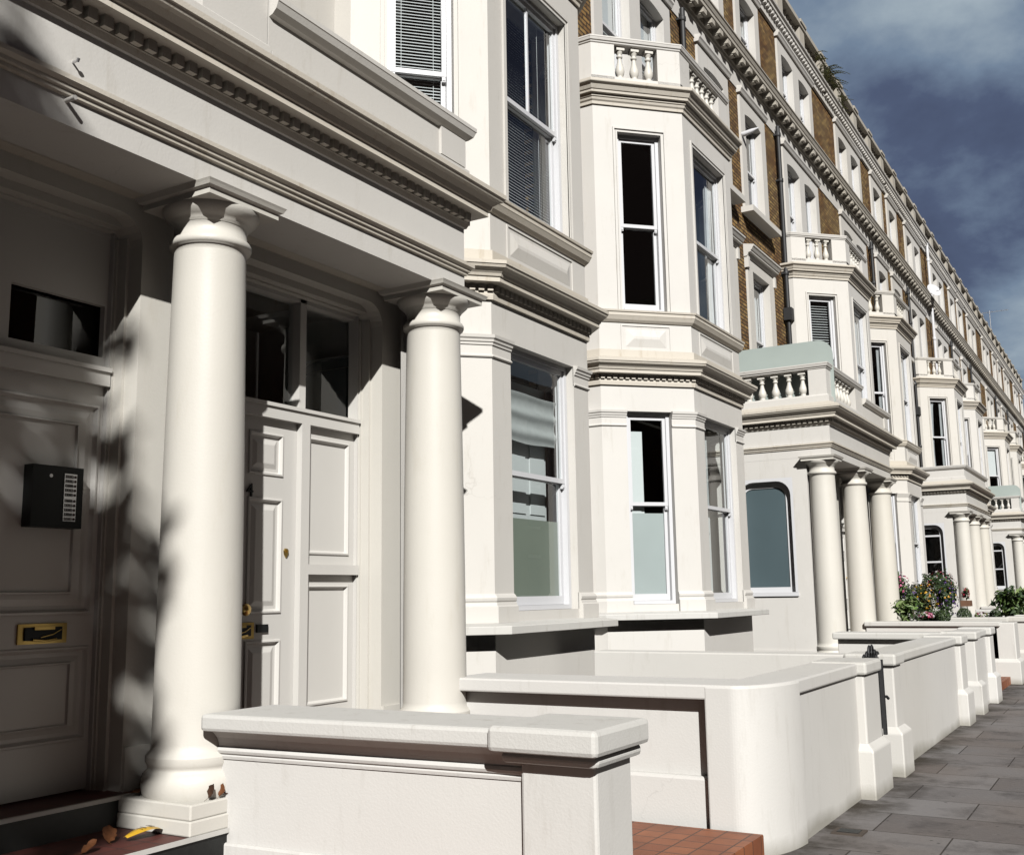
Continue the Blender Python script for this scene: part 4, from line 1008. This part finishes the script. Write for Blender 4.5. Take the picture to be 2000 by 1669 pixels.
# gate
g = empty('iron_gate', (-2.1, 9.2, 0)); g.rotation_euler.z = -PI / 2; tag(g, 'black iron gate with hooped top between two white piers', 'gate')
b = MB(); b.box(-0.02, 0.02, -0.014, 0.014, 0.42, 1.02); ob('gate_post', b.mesh('gate_post', [M['black']]), g, (-0.005, 0.14, 0.0))
b = MB()
for z in (0.14, 0.9, 0.98): b.box(-0.6, 0.0, -0.008, 0.008, z, z + 0.025)
for i in range(7): b.tube([(-0.6 + i * 0.1, 0, 0.06), (-0.6 + i * 0.1, 0, 1.0)], 0.011, 6)
for i in range(6):
    c = -0.55 + i * 0.1; h = (0.05, 0.07, 0.115, 0.115, 0.07, 0.05)[i]
    b.tube([(c + 0.045 * math.cos(t), 0, 1.0 + h * math.sin(t)) for t in [PI * j / 8 for j in range(9)]], 0.011, 6)
ob('gate_leaf', b.mesh('gate_leaf', [M['black']]), g, (0.0, 0.0, 0.0))
b = MB(); b.tube([(-0.01, 0.14, 0.72), (-0.05, 0.16, 0.72), (-0.07, 0.17, 0.70)], 0.012, 6); ob('gate_latch', b.mesh('gate_latch', [M['black']]), g)

# drain grating
b = MB(); b.box(-0.10, 0.10, -0.085, 0.085, 0.0, 0.012)
d = ob('drain', b.mesh('drain', [M['concrete']]), None, (-1.86, 7.44, 0)); tag(d, 'small black drain opening at the foot of the rounded white wall', 'drain')
b = MB(); b.box(-0.07, 0.07, -0.058, 0.058, 0.012, 0.0145); ob('grating', b.mesh('grating', [M['plasticblk']]), d)

# ------------------------------------------------------------------ small things on the porch
b = MB(); b.tube([(0, 0, 0), (0.07, 0, 0)], 0.012, 10); o = ob('wall_hook', b.mesh('wall_hook', [M['stucco']]), None, (PX, 3.035, 4.005)); tag(o, 'short painted pipe stub sticking out of the nearest porch beam', 'pipe stub')
b = MB(); b.tube([(0, 0, 0), (0.045, 0, 0.0)], 0.006, 8); b.tube([(0.035, 0, -0.005), (0.045, 0.0, 0.012)], 0.009, 8); o = ob('cable_hook', b.mesh('cable_hook', [M['steel']]), None, (PX, 3.06, 4.215)); tag(o, 'tiny metal hook above the pipe stub on the porch frieze', 'hook')
def leaf_mesh(seed, size, curl, mt):
    r = random.Random(seed); b = MB(); n = 8; vs = []; fs = []
    for i in range(n + 1):
        t = i / n; w = size * 0.42 * math.sin(PI * min(1, t * 0.95 + 0.05)) * (0.75 + 0.5 * r.random())
        for j in (-1, -0.5, 0, 0.5, 1):
            vs.append((t * size, j * w, size * curl * (t * t) + abs(j) * w * 0.9 * curl + r.uniform(-1, 1) * size * 0.05))
    for i in range(n):
        for j in range(4): q = i * 5 + j; fs.append((q, q + 1, q + 6, q + 5))
    b.add(vs, fs, 0, True); b.tube([(-size * 0.45, 0, size * 0.1), (0, 0, 0.0)], size * 0.015, 5)
    return b.mesh('dry_leaf', [mt])
for i, (x, y, z, sz, cu, rot, mt, lab) in enumerate([
    (-4.235, 4.02, 0.595, 0.085, 0.6, (0.5, -0.75, 0.9), 'deaddark', 'dark curled dry leaf leaning on the front of the column base'),
    (-4.23, 4.09, 0.595, 0.075, 0.5, (0.3, -0.9, 1.4), 'deadleaf', 'brown dry leaf standing upright on the column plinth'),
    (-4.225, 4.12, 0.60, 0.10, 0.3, (0.4, -0.2, 1.6), 'deaddark', 'flat dark dry leaf on the right of the column plinth'),
    (-4.70, 3.92, 0.60, 0.11, 0.25, (0.1, 0.0, 1.0), 'deadleaf', 'orange dry leaf lying at the left corner of the column plinth'),
    (-4.68, 3.97, 0.60, 0.13, 0.25, (0.5, -1.2, 0.8), 'deaddark', 'thin dark leaf propped upright against the column base'),
    (-4.46, 3.60, 0.44, 0.12, 0.5, (0.2, -0.2, 2.6), 'deadleaf', 'brown dry leaf beside the yellow wrapper on the step'),
    (-4.40, 3.40, 0.437, 0.10, 0.5, (0.1, -0.2, 1.4), 'deadleaf', 'tan dry leaf at the bottom edge of the red step')]):
    o = ob('dry_leaf', leaf_mesh(i + 3, sz * 0.78, cu, M[mt]), None, (x, y, z)); o.rotation_euler = rot; tag(o, lab, 'leaf', 'fallen dry leaves')
b = MB(); n = 14; vs = []; fs = []
for i in range(n + 1):
    t = i / n
    for j in range(3): vs.append((0.02 * math.sin(t * 3) + (j - 1) * 0.022 * (0.5 + math.sin(PI * t)), t * 0.2, 0.012 + 0.018 * math.sin(PI * t * 1.2) + 0.006 * (j == 1)))
for i in range(n):
    for j in range(2): q = i * 3 + j; b.add([vs[q], vs[q + 1], vs[q + 4], vs[q + 3]], [(0, 1, 2, 3)], 1 if i > 10 else 0)
for i, (t, w) in enumerate(((0.3, .004), (0.36, .006), (0.42, .003), (0.5, .006), (0.56, .004), (0.62, .006))):
    k = int(t * n); p = vs[k * 3 + 1]; b.add([(p[0] - 0.016, p[1], p[2] + 0.002), (p[0] + 0.016, p[1], p[2] + 0.001), (p[0] + 0.016, p[1] + w, p[2] + 0.001), (p[0] - 0.016, p[1] + w, p[2] + 0.002)], [(0, 1, 2, 3)], 2)
o = ob('wrapper', b.mesh('wrapper', [M['yellow'], M['wgreen'], M['wink']]), None, (-4.42, 3.66, 0.437)); o.rotation_euler.z = 0.12; o.scale = (1.3, 1.3, 1.3); tag(o, 'torn yellow and green wrapper on the dark red step', 'wrapper')

# ------------------------------------------------------------------ plants
def leaves(seed, n, rx, ry, rz, size, mats, weights, shell=0.55, elong=1.5, up=0.3):
    r = random.Random(seed); b = MB()
    lumps = [(Vector((r.uniform(-.62, .62), r.uniform(-.62, .62), r.uniform(-.55, .6))), r.uniform(0.35, 0.55)) for _ in range(9)] if shell < 0.7 else [(Vector((0, 0, 0)), 1.0)]
    shoots = [(Vector((r.uniform(-1, 1), r.uniform(-1, 1), r.uniform(0.1, 1.2))).normalized(), r.uniform(0.95, 1.45)) for _ in range(10)] if shell < 0.7 else []
    for _ in range(n):
        while True:
            p = Vector((r.uniform(-1, 1), r.uniform(-1, 1), r.uniform(-1, 1)))
            if shell < p.length < 1: break
        lc, lr = r.choice(lumps); p = lc + p * lr
        if shoots and r.random() < 0.10: d_, l_ = r.choice(shoots); p = d_ * l_ * r.uniform(0.5, 1.0) + Vector((r.uniform(-1, 1), r.uniform(-1, 1), r.uniform(-1, 1))) * 0.06
        q = Vector((p.x * rx, p.y * ry, p.z * rz)); s = size * r.uniform(0.6, 1.25)
        nrm = (p.normalized() + Vector((r.uniform(-1, 1), r.uniform(-1, 1), r.uniform(-1, 1))) * 0.8 + Vector((0, 0, up))).normalized()
        a = nrm.cross(Vector((r.uniform(-1, 1), r.uniform(-1, 1), r.uniform(-1, 1)))).normalized(); c = nrm.cross(a)
        l = s * elong
        pts = [q - a * l * 0.5, q + c * s * 0.35 - a * l * 0.05 + nrm * s * 0.08, q + a * l * 0.5 - nrm * s * 0.12, q - c * s * 0.35 - a * l * 0.05 + nrm * s * 0.08]
        m = r.choices(range(len(mats)), weights)[0]
        b.add(pts, [(0, 1, 2), (0, 2, 3)], m)
    return b.mesh('foliage', [M[x] for x in mats])
def petals(seed, n, rx, ry, rz, size, mt, hemi=0.0):
    r = random.Random(seed); b = MB()
    for _ in range(n):
        while True:
            p = Vector((r.uniform(-1, 1), r.uniform(-1, 1), r.uniform(hemi - 1, 1)))
            if 0.8 < p.length < 1.06: break
        q = Vector((p.x * rx, p.y * ry, p.z * rz)); nn = p.normalized(); a = nn.cross(Vector((0.3, 0.2, 1))).normalized(); c = nn.cross(a); s = size * r.uniform(0.6, 1.2)
        ctr = q + nn * s * 0.3; k = 6
        ring = [q + (a * math.cos(2 * PI * j / k) + c * math.sin(2 * PI * j / k)) * s * (1 if j % 2 else 0.8) + nn * s * 0.15 * r.random() for j in range(k)]
        b.add([ctr] + ring, [(0, 1 + j, 1 + (j + 1) % k) for j in range(k)])
    return b.mesh('blossoms', [M[mt]])
def plant(name, loc, label, cat, fol, flo=(), stem=0.05):
    e = empty(name, loc); tag(e, label, cat, 'flowers and shrubs in the front garden')
    ob('foliage', fol, e)
    for me in flo: ob('blossoms', me, e)
    b = MB(); z0 = -loc[2]; b.tube([(0, 0, z0 - 0.0), (0.02, 0.01, z0 * 0.5), (0, 0, 0)], [stem, stem * 0.8, stem * 0.4], 7); ob('stem', b.mesh('stem', [M['bark']]), e)
    return e
plant('flowering_bush', (-3.88, 22.95, 1.34), 'mound of yellow and orange flowers in the middle of the front garden', 'bush', leaves(1, 1500, 0.36, 0.4, 0.36, 0.05, ['leafdark', 'leafolive', 'leafmid'], [2, 4, 2]), [petals(2, 130, 0.37, 0.41, 0.37, 0.022, 'gold', 0.6)])
plant('flowering_bush', (-3.52, 22.9, 1.36), 'dark bush with purple and orange flowers at the right of the yellow mound', 'bush', leaves(3, 1300, 0.23, 0.4, 0.42, 0.05, ['leafdark', 'leafmid'], [5, 1]), [petals(4, 120, 0.24, 0.41, 0.43, 0.022, 'purple', 0.3), petals(5, 30, 0.24, 0.41, 0.40, 0.024, 'gold', 0.8)])
plant('flowering_bush', (-3.72, 23.5, 1.66), 'tall bush with pale pink and white flowers behind the yellow mound', 'bush', leaves(6, 1400, 0.34, 0.4, 0.28, 0.05, ['leafdark', 'leafmid'], [4, 2]), [petals(7, 90, 0.35, 0.41, 0.30, 0.022, 'white', 0.8), petals(8, 50, 0.35, 0.41, 0.29, 0.02, 'red', 0.6)])
plant('flowering_bush', (-4.35, 22.6, 1.62), 'pink fuchsia beside the third column', 'bush', leaves(9, 800, 0.22, 0.3, 0.3, 0.05, ['leafdark', 'leafmid'], [3, 2]), [petals(10, 80, 0.23, 0.31, 0.31, 0.026, 'pink', 0.5), petals(11, 30, 0.23, 0.31, 0.3, 0.022, 'white', 0.8)])
plant('flowering_bush', (-4.12, 22.6, 1.36), 'small dark bush with violet flowers left of the yellow mound', 'bush', leaves(12, 700, 0.17, 0.3, 0.3, 0.05, ['leafdark', 'leafmid'], [5, 1]), [petals(13, 60, 0.18, 0.31, 0.31, 0.022, 'purple', 0.2)])
plant('broadleaf_plant', (-4.2, 22.2, 1.16), 'pale green broad-leaved plant below the pink fuchsia', 'plant', leaves(14, 320, 0.3, 0.3, 0.26, 0.10, ['leaflight', 'leafmid'], [3, 2], 0.3, 1.7, 0.8))
plant('low_bush', (-3.85, 22.2, 1.02), 'low dark foliage under the yellow flowers', 'bush', leaves(15, 900, 0.4, 0.3, 0.16, 0.05, ['leafdark', 'leafmid'], [4, 1]))
plant('bedding_flowers', (-3.66, 21.4, 1.06), 'clump of crimson and white bedding flowers on the white wall', 'flowers', leaves(16, 300, 0.14, 0.2, 0.09, 0.045, ['leafdark', 'leafmid'], [2, 2]), [petals(17, 46, 0.15, 0.2, 0.1, 0.025, 'pink', 0.9), petals(18, 34, 0.17, 0.22, 0.11, 0.024, 'white', 0.9), petals(19, 30, 0.13, 0.2, 0.1, 0.022, 'red', 0.9)], 0.02)
def ball(x, y, z, r, lab, seed): plant('topiary_ball', (x, y, z), lab, 'topiary', leaves(seed, 1100, r, r, r, 0.026, ['leafdark', 'leafmid'], [4, 1], 0.8, 1.3, 0.1), (), 0.03)
ball(-3.36, 21.4, 1.06, 0.135, 'clipped green ball beside the crimson and white flowers', 20)
ball(-3.16, 22.6, 1.06, 0.14, 'clipped green ball in front of the porch column with doorbell plates', 21)
ball(-2.86, 25.0, 1.0, 0.13, 'small clipped green ball left of the big-leaved bush', 22)
plant('bedding_flowers', (-3.0, 23.8, 1.0), 'few red and white flowers between two clipped balls', 'flowers', leaves(23, 200, 0.12, 0.2, 0.08, 0.045, ['leafmid', 'leaflight'], [2, 2]), [petals(24, 22, 0.12, 0.2, 0.09, 0.025, 'red', 0.9), petals(25, 26, 0.14, 0.2, 0.1, 0.026, 'white', 0.9)], 0.02)
plant('broadleaf_bush', (-2.42, 24.1, 1.26), 'bright big-leaved green bush at the right edge above the white wall', 'bush', leaves(26, 620, 0.36, 0.4, 0.32, 0.11, ['leafmid', 'leaflight', 'leafdark'], [4, 2, 2], 0.4, 1.9, 0.5))
b = MB(); b.box(-0.12, 0.12, -0.2, 0.2, 0, 0.15); o = ob('window_box', b.mesh('window_box', [M['terracotta']]), None, (-4.2, 30.6, 1.1)); tag(o, 'brown window box with red flowers beside the distant porch', 'planter')
plant('bedding_flowers', (-4.2, 30.6, 1.42), 'red flowers trailing from the brown window box', 'flowers', leaves(27, 160, 0.1, 0.2, 0.16, 0.06, ['leafdark', 'leafolive'], [2, 2]), [petals(28, 30, 0.11, 0.2, 0.17, 0.03, 'red', 0.5)], 0.02)
flat('planting_bed', [(-4.9, 20.05), (-2.4, 20.05), (-2.4, 22.35), (-4.9, 22.35)], 0.86, M['soil'], 'structure')
flat('planting_bed', [(-4.9, 22.8), (-2.4, 22.8), (-2.4, 25.3), (-4.9, 25.3)], 0.80, M['soil'], 'structure')

b = MB(); b.tube([(0, 0, 0), (0.06, 0, 0.0), (0.22, 0.02, 0.04), (0.36, 0.03, 0.075)], [0.05, 0.055, 0.045, 0.008], 10)
o = ob('lamp_bracket', b.mesh('lamp_bracket', [M['joinery']]), None, (-6.40, 20.35, 11.0)); tag(o, 'white pointed bracket sticking out beside an upper window above the glass screen', 'bracket')
b = MB(); b.tube([(0, 0, 8.95), (0, 0, 15.3)], 0.055, 8)
for z in (9.6, 11.2, 12.9, 14.4): b.lathe(0, 0, [(0.06, z), (0.072, z + 0.02), (0.072, z + 0.1), (0.06, z + 0.12)], 10)
o = ob('rain_pipe', b.mesh('rain_pipe', [M['joinery']]), None, (XW + 0.14, 43.22, 0)); tag(o, 'white rain pipe running down the far upper front between two bays', 'pipe')
b = MB(); b.lathe(0, 0, [(0.0, 0.0), (0.12, 0.012), (0.24, 0.05), (0.30, 0.085), (0.30, 0.09), (0.24, 0.06), (0.0, 0.012)], 18, 0, False); b.tube([(0, 0, 0.01), (0, 0, -0.25)], 0.02, 6); b.tube([(0.0, 0.28, 0.07), (0, 0.05, 0.3)], 0.012, 6)
o = ob('satellite_dish', b.mesh('satellite_dish', [M['joinery']]), None, (XW + 0.35, 42.4, 12.95)); o.rotation_euler = (0.2, 1.1, -0.5); tag(o, 'white satellite dish on the far cornice beside the white rain pipe', 'satellite dish')

# weeds on the roof parapet
def fern(seed, n, L_):
    r = random.Random(seed); b = MB()
    for _ in range(n):
        a = r.uniform(0, 2 * PI); d = Vector((abs(math.cos(a)) * 0.9 + 0.2, math.sin(a), r.uniform(0.0, 1.0))).normalized(); p = Vector((0, r.uniform(-0.35, 0.35), r.uniform(-0.45, 0.1))); l = L_ * r.uniform(0.5, 1.2)
        pts = [p + d * l * t + Vector((0, 0, -l * 0.55 * t * t)) for t in [i / 8 for i in range(9)]]
        b.tube([tuple(q) for q in pts], 0.006, 4)
        for i in range(1, 9):
            w = l * 0.22 * (1 - i / 9.5); sd = d.cross(Vector((0, 0, 1))).normalized()
            for s in (-1, 1): b.add([pts[i], pts[i] + sd * s * w + d * w * 0.4 - Vector((0, 0, w * 0.3)), pts[i - 1]], [(0, 1, 2)])
    return b.mesh('weed', [M['leafolive']])
for i, (y, z, n, l, lab) in enumerate(((28.4, 15.9, 22, 0.55, 'ferny weed hanging over the roof parapet against the sky'), (27.2, 15.75, 18, 0.38, 'smaller weed growing in the roof balusters left of the ferny weed'), (29.6, 15.6, 14, 0.4, 'low weed growing under the parapet rail right of the ferny weed'))):
    o = ob('weed', fern(40 + i, n, l), None, (XW + 0.1, y, z)); tag(o, lab, 'weed', 'weeds on the roof parapet')
# aerial and cowl far along the roof
b = MB(); b.tube([(0, 0, 0), (0, 0, 1.6)], 0.02, 6); b.tube([(-0.9, 0, 1.5), (1.0, 0.2, 1.55)], 0.014, 6)
for i in range(8): b.tube([(-0.85 + i * 0.25, -0.28, 1.5), (-0.85 + i * 0.25, 0.28, 1.53)], 0.009, 5)
o = ob('tv_aerial', b.mesh('tv_aerial', [M['steel']]), None, (-6.5, 66.0, 16.0)); tag(o, 'thin television aerial standing out from the distant roof line', 'aerial')
for y, h, lab in ((41.2, 0.9, 'pale boxy chimney cowl on the roof edge above the middle of the terrace'), (62.5, 1.2, 'dark chimney pot block on the far roof edge, nearest to the aerial'), (71.0, 1.0, 'dark chimney pot block on the far roof edge beyond the aerial')):
    b = MB(); b.box(-0.3, 0.3, -0.4, 0.4, 0, h * 0.6); b.box(-0.34, 0.34, -0.44, 0.44, h * 0.6, h * 0.68)
    for k in (-0.22, 0.22): b.lathe(0, k, [(0.11, h * 0.68), (0.1, h), (0.13, h + 0.03)], 10)
    o = ob('chimney_stack', b.mesh('chimney_stack', [M['lead'] if y > 50 else M['stucco']]), None, (XW - 0.6, y, 15.9)); tag(o, lab, 'chimney')

# ------------------------------------------------------------------ street tree behind the camera (its crown dapples the nearest porch)
t = empty('street_tree', (3.0, -8.2, 0)); tag(t, 'leafy street tree behind the viewer that dapples the nearest porch', 'tree')
b = MB(); b.tube([(0, 0, -0.15), (0.05, 0.02, 2.0), (0.0, 0.1, 4.5), (0.05, 0.1, 7.5), (0.1, 0.1, 10.5)], [0.26, 0.2, 0.17, 0.13, 0.05], 12)
rr = random.Random(3)
for i in range(11):
    z = 6.6 + i * 0.42; a = i * 2.4; l = rr.uniform(0.8, 1.3); b.tube([(0.08, 0.15, z), (l * 0.5 * math.cos(a), l * 0.5 * math.sin(a), z + 0.7), (l * math.cos(a), l * math.sin(a), z + 1.1)], [0.07, 0.045, 0.015], 7)
ob('trunk', b.mesh('trunk', [M['bark']]), t)
rr = random.Random(11); b = MB()
TREE_CLUMPS = []
for i in range(150):
    while True:
        p = Vector((rr.uniform(-1, 1), rr.uniform(-1, 1), rr.uniform(-1, 1)))
        if p.length < 1: break
    TREE_CLUMPS.append((p.x * 1.35, p.y * 1.35, 10.7 + p.z * 2.6, rr.uniform(0.25, 0.5)))
for i in range(0): TREE_CLUMPS.append((rr.uniform(0.85, 1.3), rr.uniform(0.9, 1.25), rr.uniform(9.9, 12.0), -rr.uniform(0.2, 0.4)))
for (x, y, z, s) in TREE_CLUMPS:
    k_ = 70 if s > 0 else 5; s = abs(s)
    for _ in range(k_):
        while True:
            p = Vector((rr.uniform(-1, 1), rr.uniform(-1, 1), rr.uniform(-1, 1)))
            if p.length < 1: break
        q = Vector((x, y, z)) + p * s; a = Vector((rr.uniform(-1, 1), rr.uniform(-1, 1), rr.uniform(-1, 1))).normalized(); c = a.cross(Vector((rr.uniform(-1, 1), rr.uniform(-1, 1), rr.uniform(-1, 1)))).normalized(); l = rr.uniform(0.08, 0.15)
        b.add([q - a * l, q + c * l * 0.7, q + a * l, q - c * l * 0.7], [(0, 1, 2, 3)])
ob('crown', b.mesh('crown', [M['leafmid']]), t)

# ------------------------------------------------------------------ opposite terrace (out of frame; it bounces warm light and shows in the panes)
e = empty('brick_terrace', (14.2, 0, 0)); tag(e, 'red brick terrace across the street, seen only as reflections in the panes', 'terrace')
b = MB(); b.box(0, 9, -40, 130, -0.15, 11.5); ob('brick_front', b.mesh('brick_front', [M['redbrick']]), e)
b = MB(); b.box(-0.15, 0.2, -40, 130, 11.5, 11.8); ob('eaves', b.mesh('eaves', [M['stucco']]), e)
b = MB(); b.box(-0.02, 0.02, -0.55, 0.55, 0, 1.9); b.box(-0.06, -0.02, -0.65, 0.65, -0.12, 0.0, 1); b.box(-0.06, -0.02, -0.65, 0.65, 1.9, 2.05, 1)
wm = b.mesh('window', [M['plasticblk'], M['stucco']])
for i in range(30):
    for z in (1.4, 4.8, 8.2): ob('window', wm, e, (-0.01, -34 + i * 5.2, z))

# ------------------------------------------------------------------ camera
EYE = 1.6; F_, YAW, PIT, ROL = 2055.56, 0.536380, 0.157156, -0.015995
fw = Vector((-math.sin(YAW) * math.cos(PIT), math.cos(YAW) * math.cos(PIT), math.sin(PIT)))
rt = Vector((math.cos(YAW), math.sin(YAW), 0)); up = rt.cross(fw)
r2 = rt * math.cos(ROL) + up * math.sin(ROL); u2 = -rt * math.sin(ROL) + up * math.cos(ROL)
cd = bpy.data.cameras.new('camera'); cam = bpy.data.objects.new('camera', cd); COL.objects.link(cam)
mw = Matrix((r2, u2, -fw)).transposed().to_4x4(); mw.translation = Vector((0, 0, EYE)); cam.matrix_world = mw
cd.sensor_width = 36; cd.sensor_fit = 'HORIZONTAL'; cd.lens = 36 * F_ / 2000; cd.clip_end = 2000; cd.clip_start = 0.05
S.camera = cam

# ------------------------------------------------------------------ all base colours scaled down to cut bounce light and deepen shadows
ALBEDO_SCALE = 0.62
for m in bpy.data.materials:
    nt = m.node_tree
    for nd in list(nt.nodes):
        if nd.type not in ('BSDF_PRINCIPLED', 'BSDF_TRANSLUCENT'): continue
        i_ = nd.inputs['Base Color'] if nd.type == 'BSDF_PRINCIPLED' else nd.inputs['Color']
        if nd.type == 'BSDF_PRINCIPLED' and nd.inputs['Metallic'].default_value > 0.5: continue
        if i_.links: L(nt, mixc(nt, 1.0, i_.links[0].from_socket, (ALBEDO_SCALE, ALBEDO_SCALE, ALBEDO_SCALE), 'MULTIPLY'), i_)
        else: v_ = i_.default_value; i_.default_value = (v_[0] * ALBEDO_SCALE, v_[1] * ALBEDO_SCALE, v_[2] * ALBEDO_SCALE, 1)

# ------------------------------------------------------------------ light
sd = Vector((-1, 1.27, -1.06)).normalized()
sl = bpy.data.lights.new('sun', 'SUN'); sl.energy = 4.75; sl.angle = R(0.5); sl.color = (1.0, 0.99, 0.965)
so = bpy.data.objects.new('sun', sl); COL.objects.link(so); so.rotation_euler = sd.to_track_quat('-Z', 'Y').to_euler(); so.location = (10, -20, 30)
el = math.asin(-sd.z); az = math.atan2(-sd.x, -sd.y)      # direction to the sun, from +Y clockwise towards +X
w = bpy.data.worlds.new('World'); S.world = w; w.use_nodes = True; nt = w.node_tree
bg = nt.nodes['Background']
sky = N(nt, 'ShaderNodeTexSky', sky_type='NISHITA'); sky.sun_disc = False; sky.sun_elevation = el; sky.sun_rotation = az; sky.air_density = 1.0; sky.dust_density = 1.0
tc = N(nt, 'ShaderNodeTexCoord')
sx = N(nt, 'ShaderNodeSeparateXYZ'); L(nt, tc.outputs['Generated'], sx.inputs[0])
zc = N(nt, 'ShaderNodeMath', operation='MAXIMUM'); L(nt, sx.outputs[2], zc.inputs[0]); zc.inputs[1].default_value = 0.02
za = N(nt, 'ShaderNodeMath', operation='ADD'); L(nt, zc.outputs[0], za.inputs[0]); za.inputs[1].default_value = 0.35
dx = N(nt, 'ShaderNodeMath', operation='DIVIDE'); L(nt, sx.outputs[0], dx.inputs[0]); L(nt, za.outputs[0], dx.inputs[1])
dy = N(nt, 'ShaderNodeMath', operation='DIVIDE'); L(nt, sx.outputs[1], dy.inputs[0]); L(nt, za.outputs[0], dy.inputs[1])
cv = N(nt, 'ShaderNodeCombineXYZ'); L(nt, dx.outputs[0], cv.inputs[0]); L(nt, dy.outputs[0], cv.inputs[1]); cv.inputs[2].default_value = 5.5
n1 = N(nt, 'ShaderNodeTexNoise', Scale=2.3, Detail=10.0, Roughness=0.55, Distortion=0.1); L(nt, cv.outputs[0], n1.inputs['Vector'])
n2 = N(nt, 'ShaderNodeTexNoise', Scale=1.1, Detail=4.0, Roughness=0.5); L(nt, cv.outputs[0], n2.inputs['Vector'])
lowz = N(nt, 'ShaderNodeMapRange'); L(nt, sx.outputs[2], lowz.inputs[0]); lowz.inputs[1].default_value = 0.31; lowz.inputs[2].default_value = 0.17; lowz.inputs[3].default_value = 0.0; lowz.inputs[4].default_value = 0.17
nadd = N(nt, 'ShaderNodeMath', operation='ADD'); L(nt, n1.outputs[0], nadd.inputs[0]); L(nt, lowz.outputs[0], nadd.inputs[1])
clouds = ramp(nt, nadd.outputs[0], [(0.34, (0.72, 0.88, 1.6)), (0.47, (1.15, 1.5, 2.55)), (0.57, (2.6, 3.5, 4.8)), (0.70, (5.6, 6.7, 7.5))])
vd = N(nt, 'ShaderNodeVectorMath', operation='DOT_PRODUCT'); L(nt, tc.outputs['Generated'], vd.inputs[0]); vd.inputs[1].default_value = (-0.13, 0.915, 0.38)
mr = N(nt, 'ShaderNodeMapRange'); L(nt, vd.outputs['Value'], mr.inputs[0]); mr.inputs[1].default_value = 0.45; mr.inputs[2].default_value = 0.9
# unseen sky overhead and behind tinted dark brown to warm shadows, blue-grey over far roofs
L(nt, mixc(nt, mr.outputs[0], (0.78, 0.44, 0.27), clouds), bg.inputs[0]); bg.inputs[1].default_value = 0.066 * ALBEDO_SCALE
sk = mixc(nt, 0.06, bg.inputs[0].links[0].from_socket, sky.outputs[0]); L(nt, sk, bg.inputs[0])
S.view_settings.view_transform = 'Standard'; S.view_settings.look = 'None'; S.view_settings.exposure = math.log2(1 / ALBEDO_SCALE) + 0.06; S.view_settings.gamma = 1.0
S.cycles.max_bounces = 6; S.cycles.transparent_max_bounces = 12; S.cycles.glossy_bounces = 3; S.cycles.diffuse_bounces = 1
S.cycles.use_denoising = True
S.cycles.sample_clamp_indirect = 6
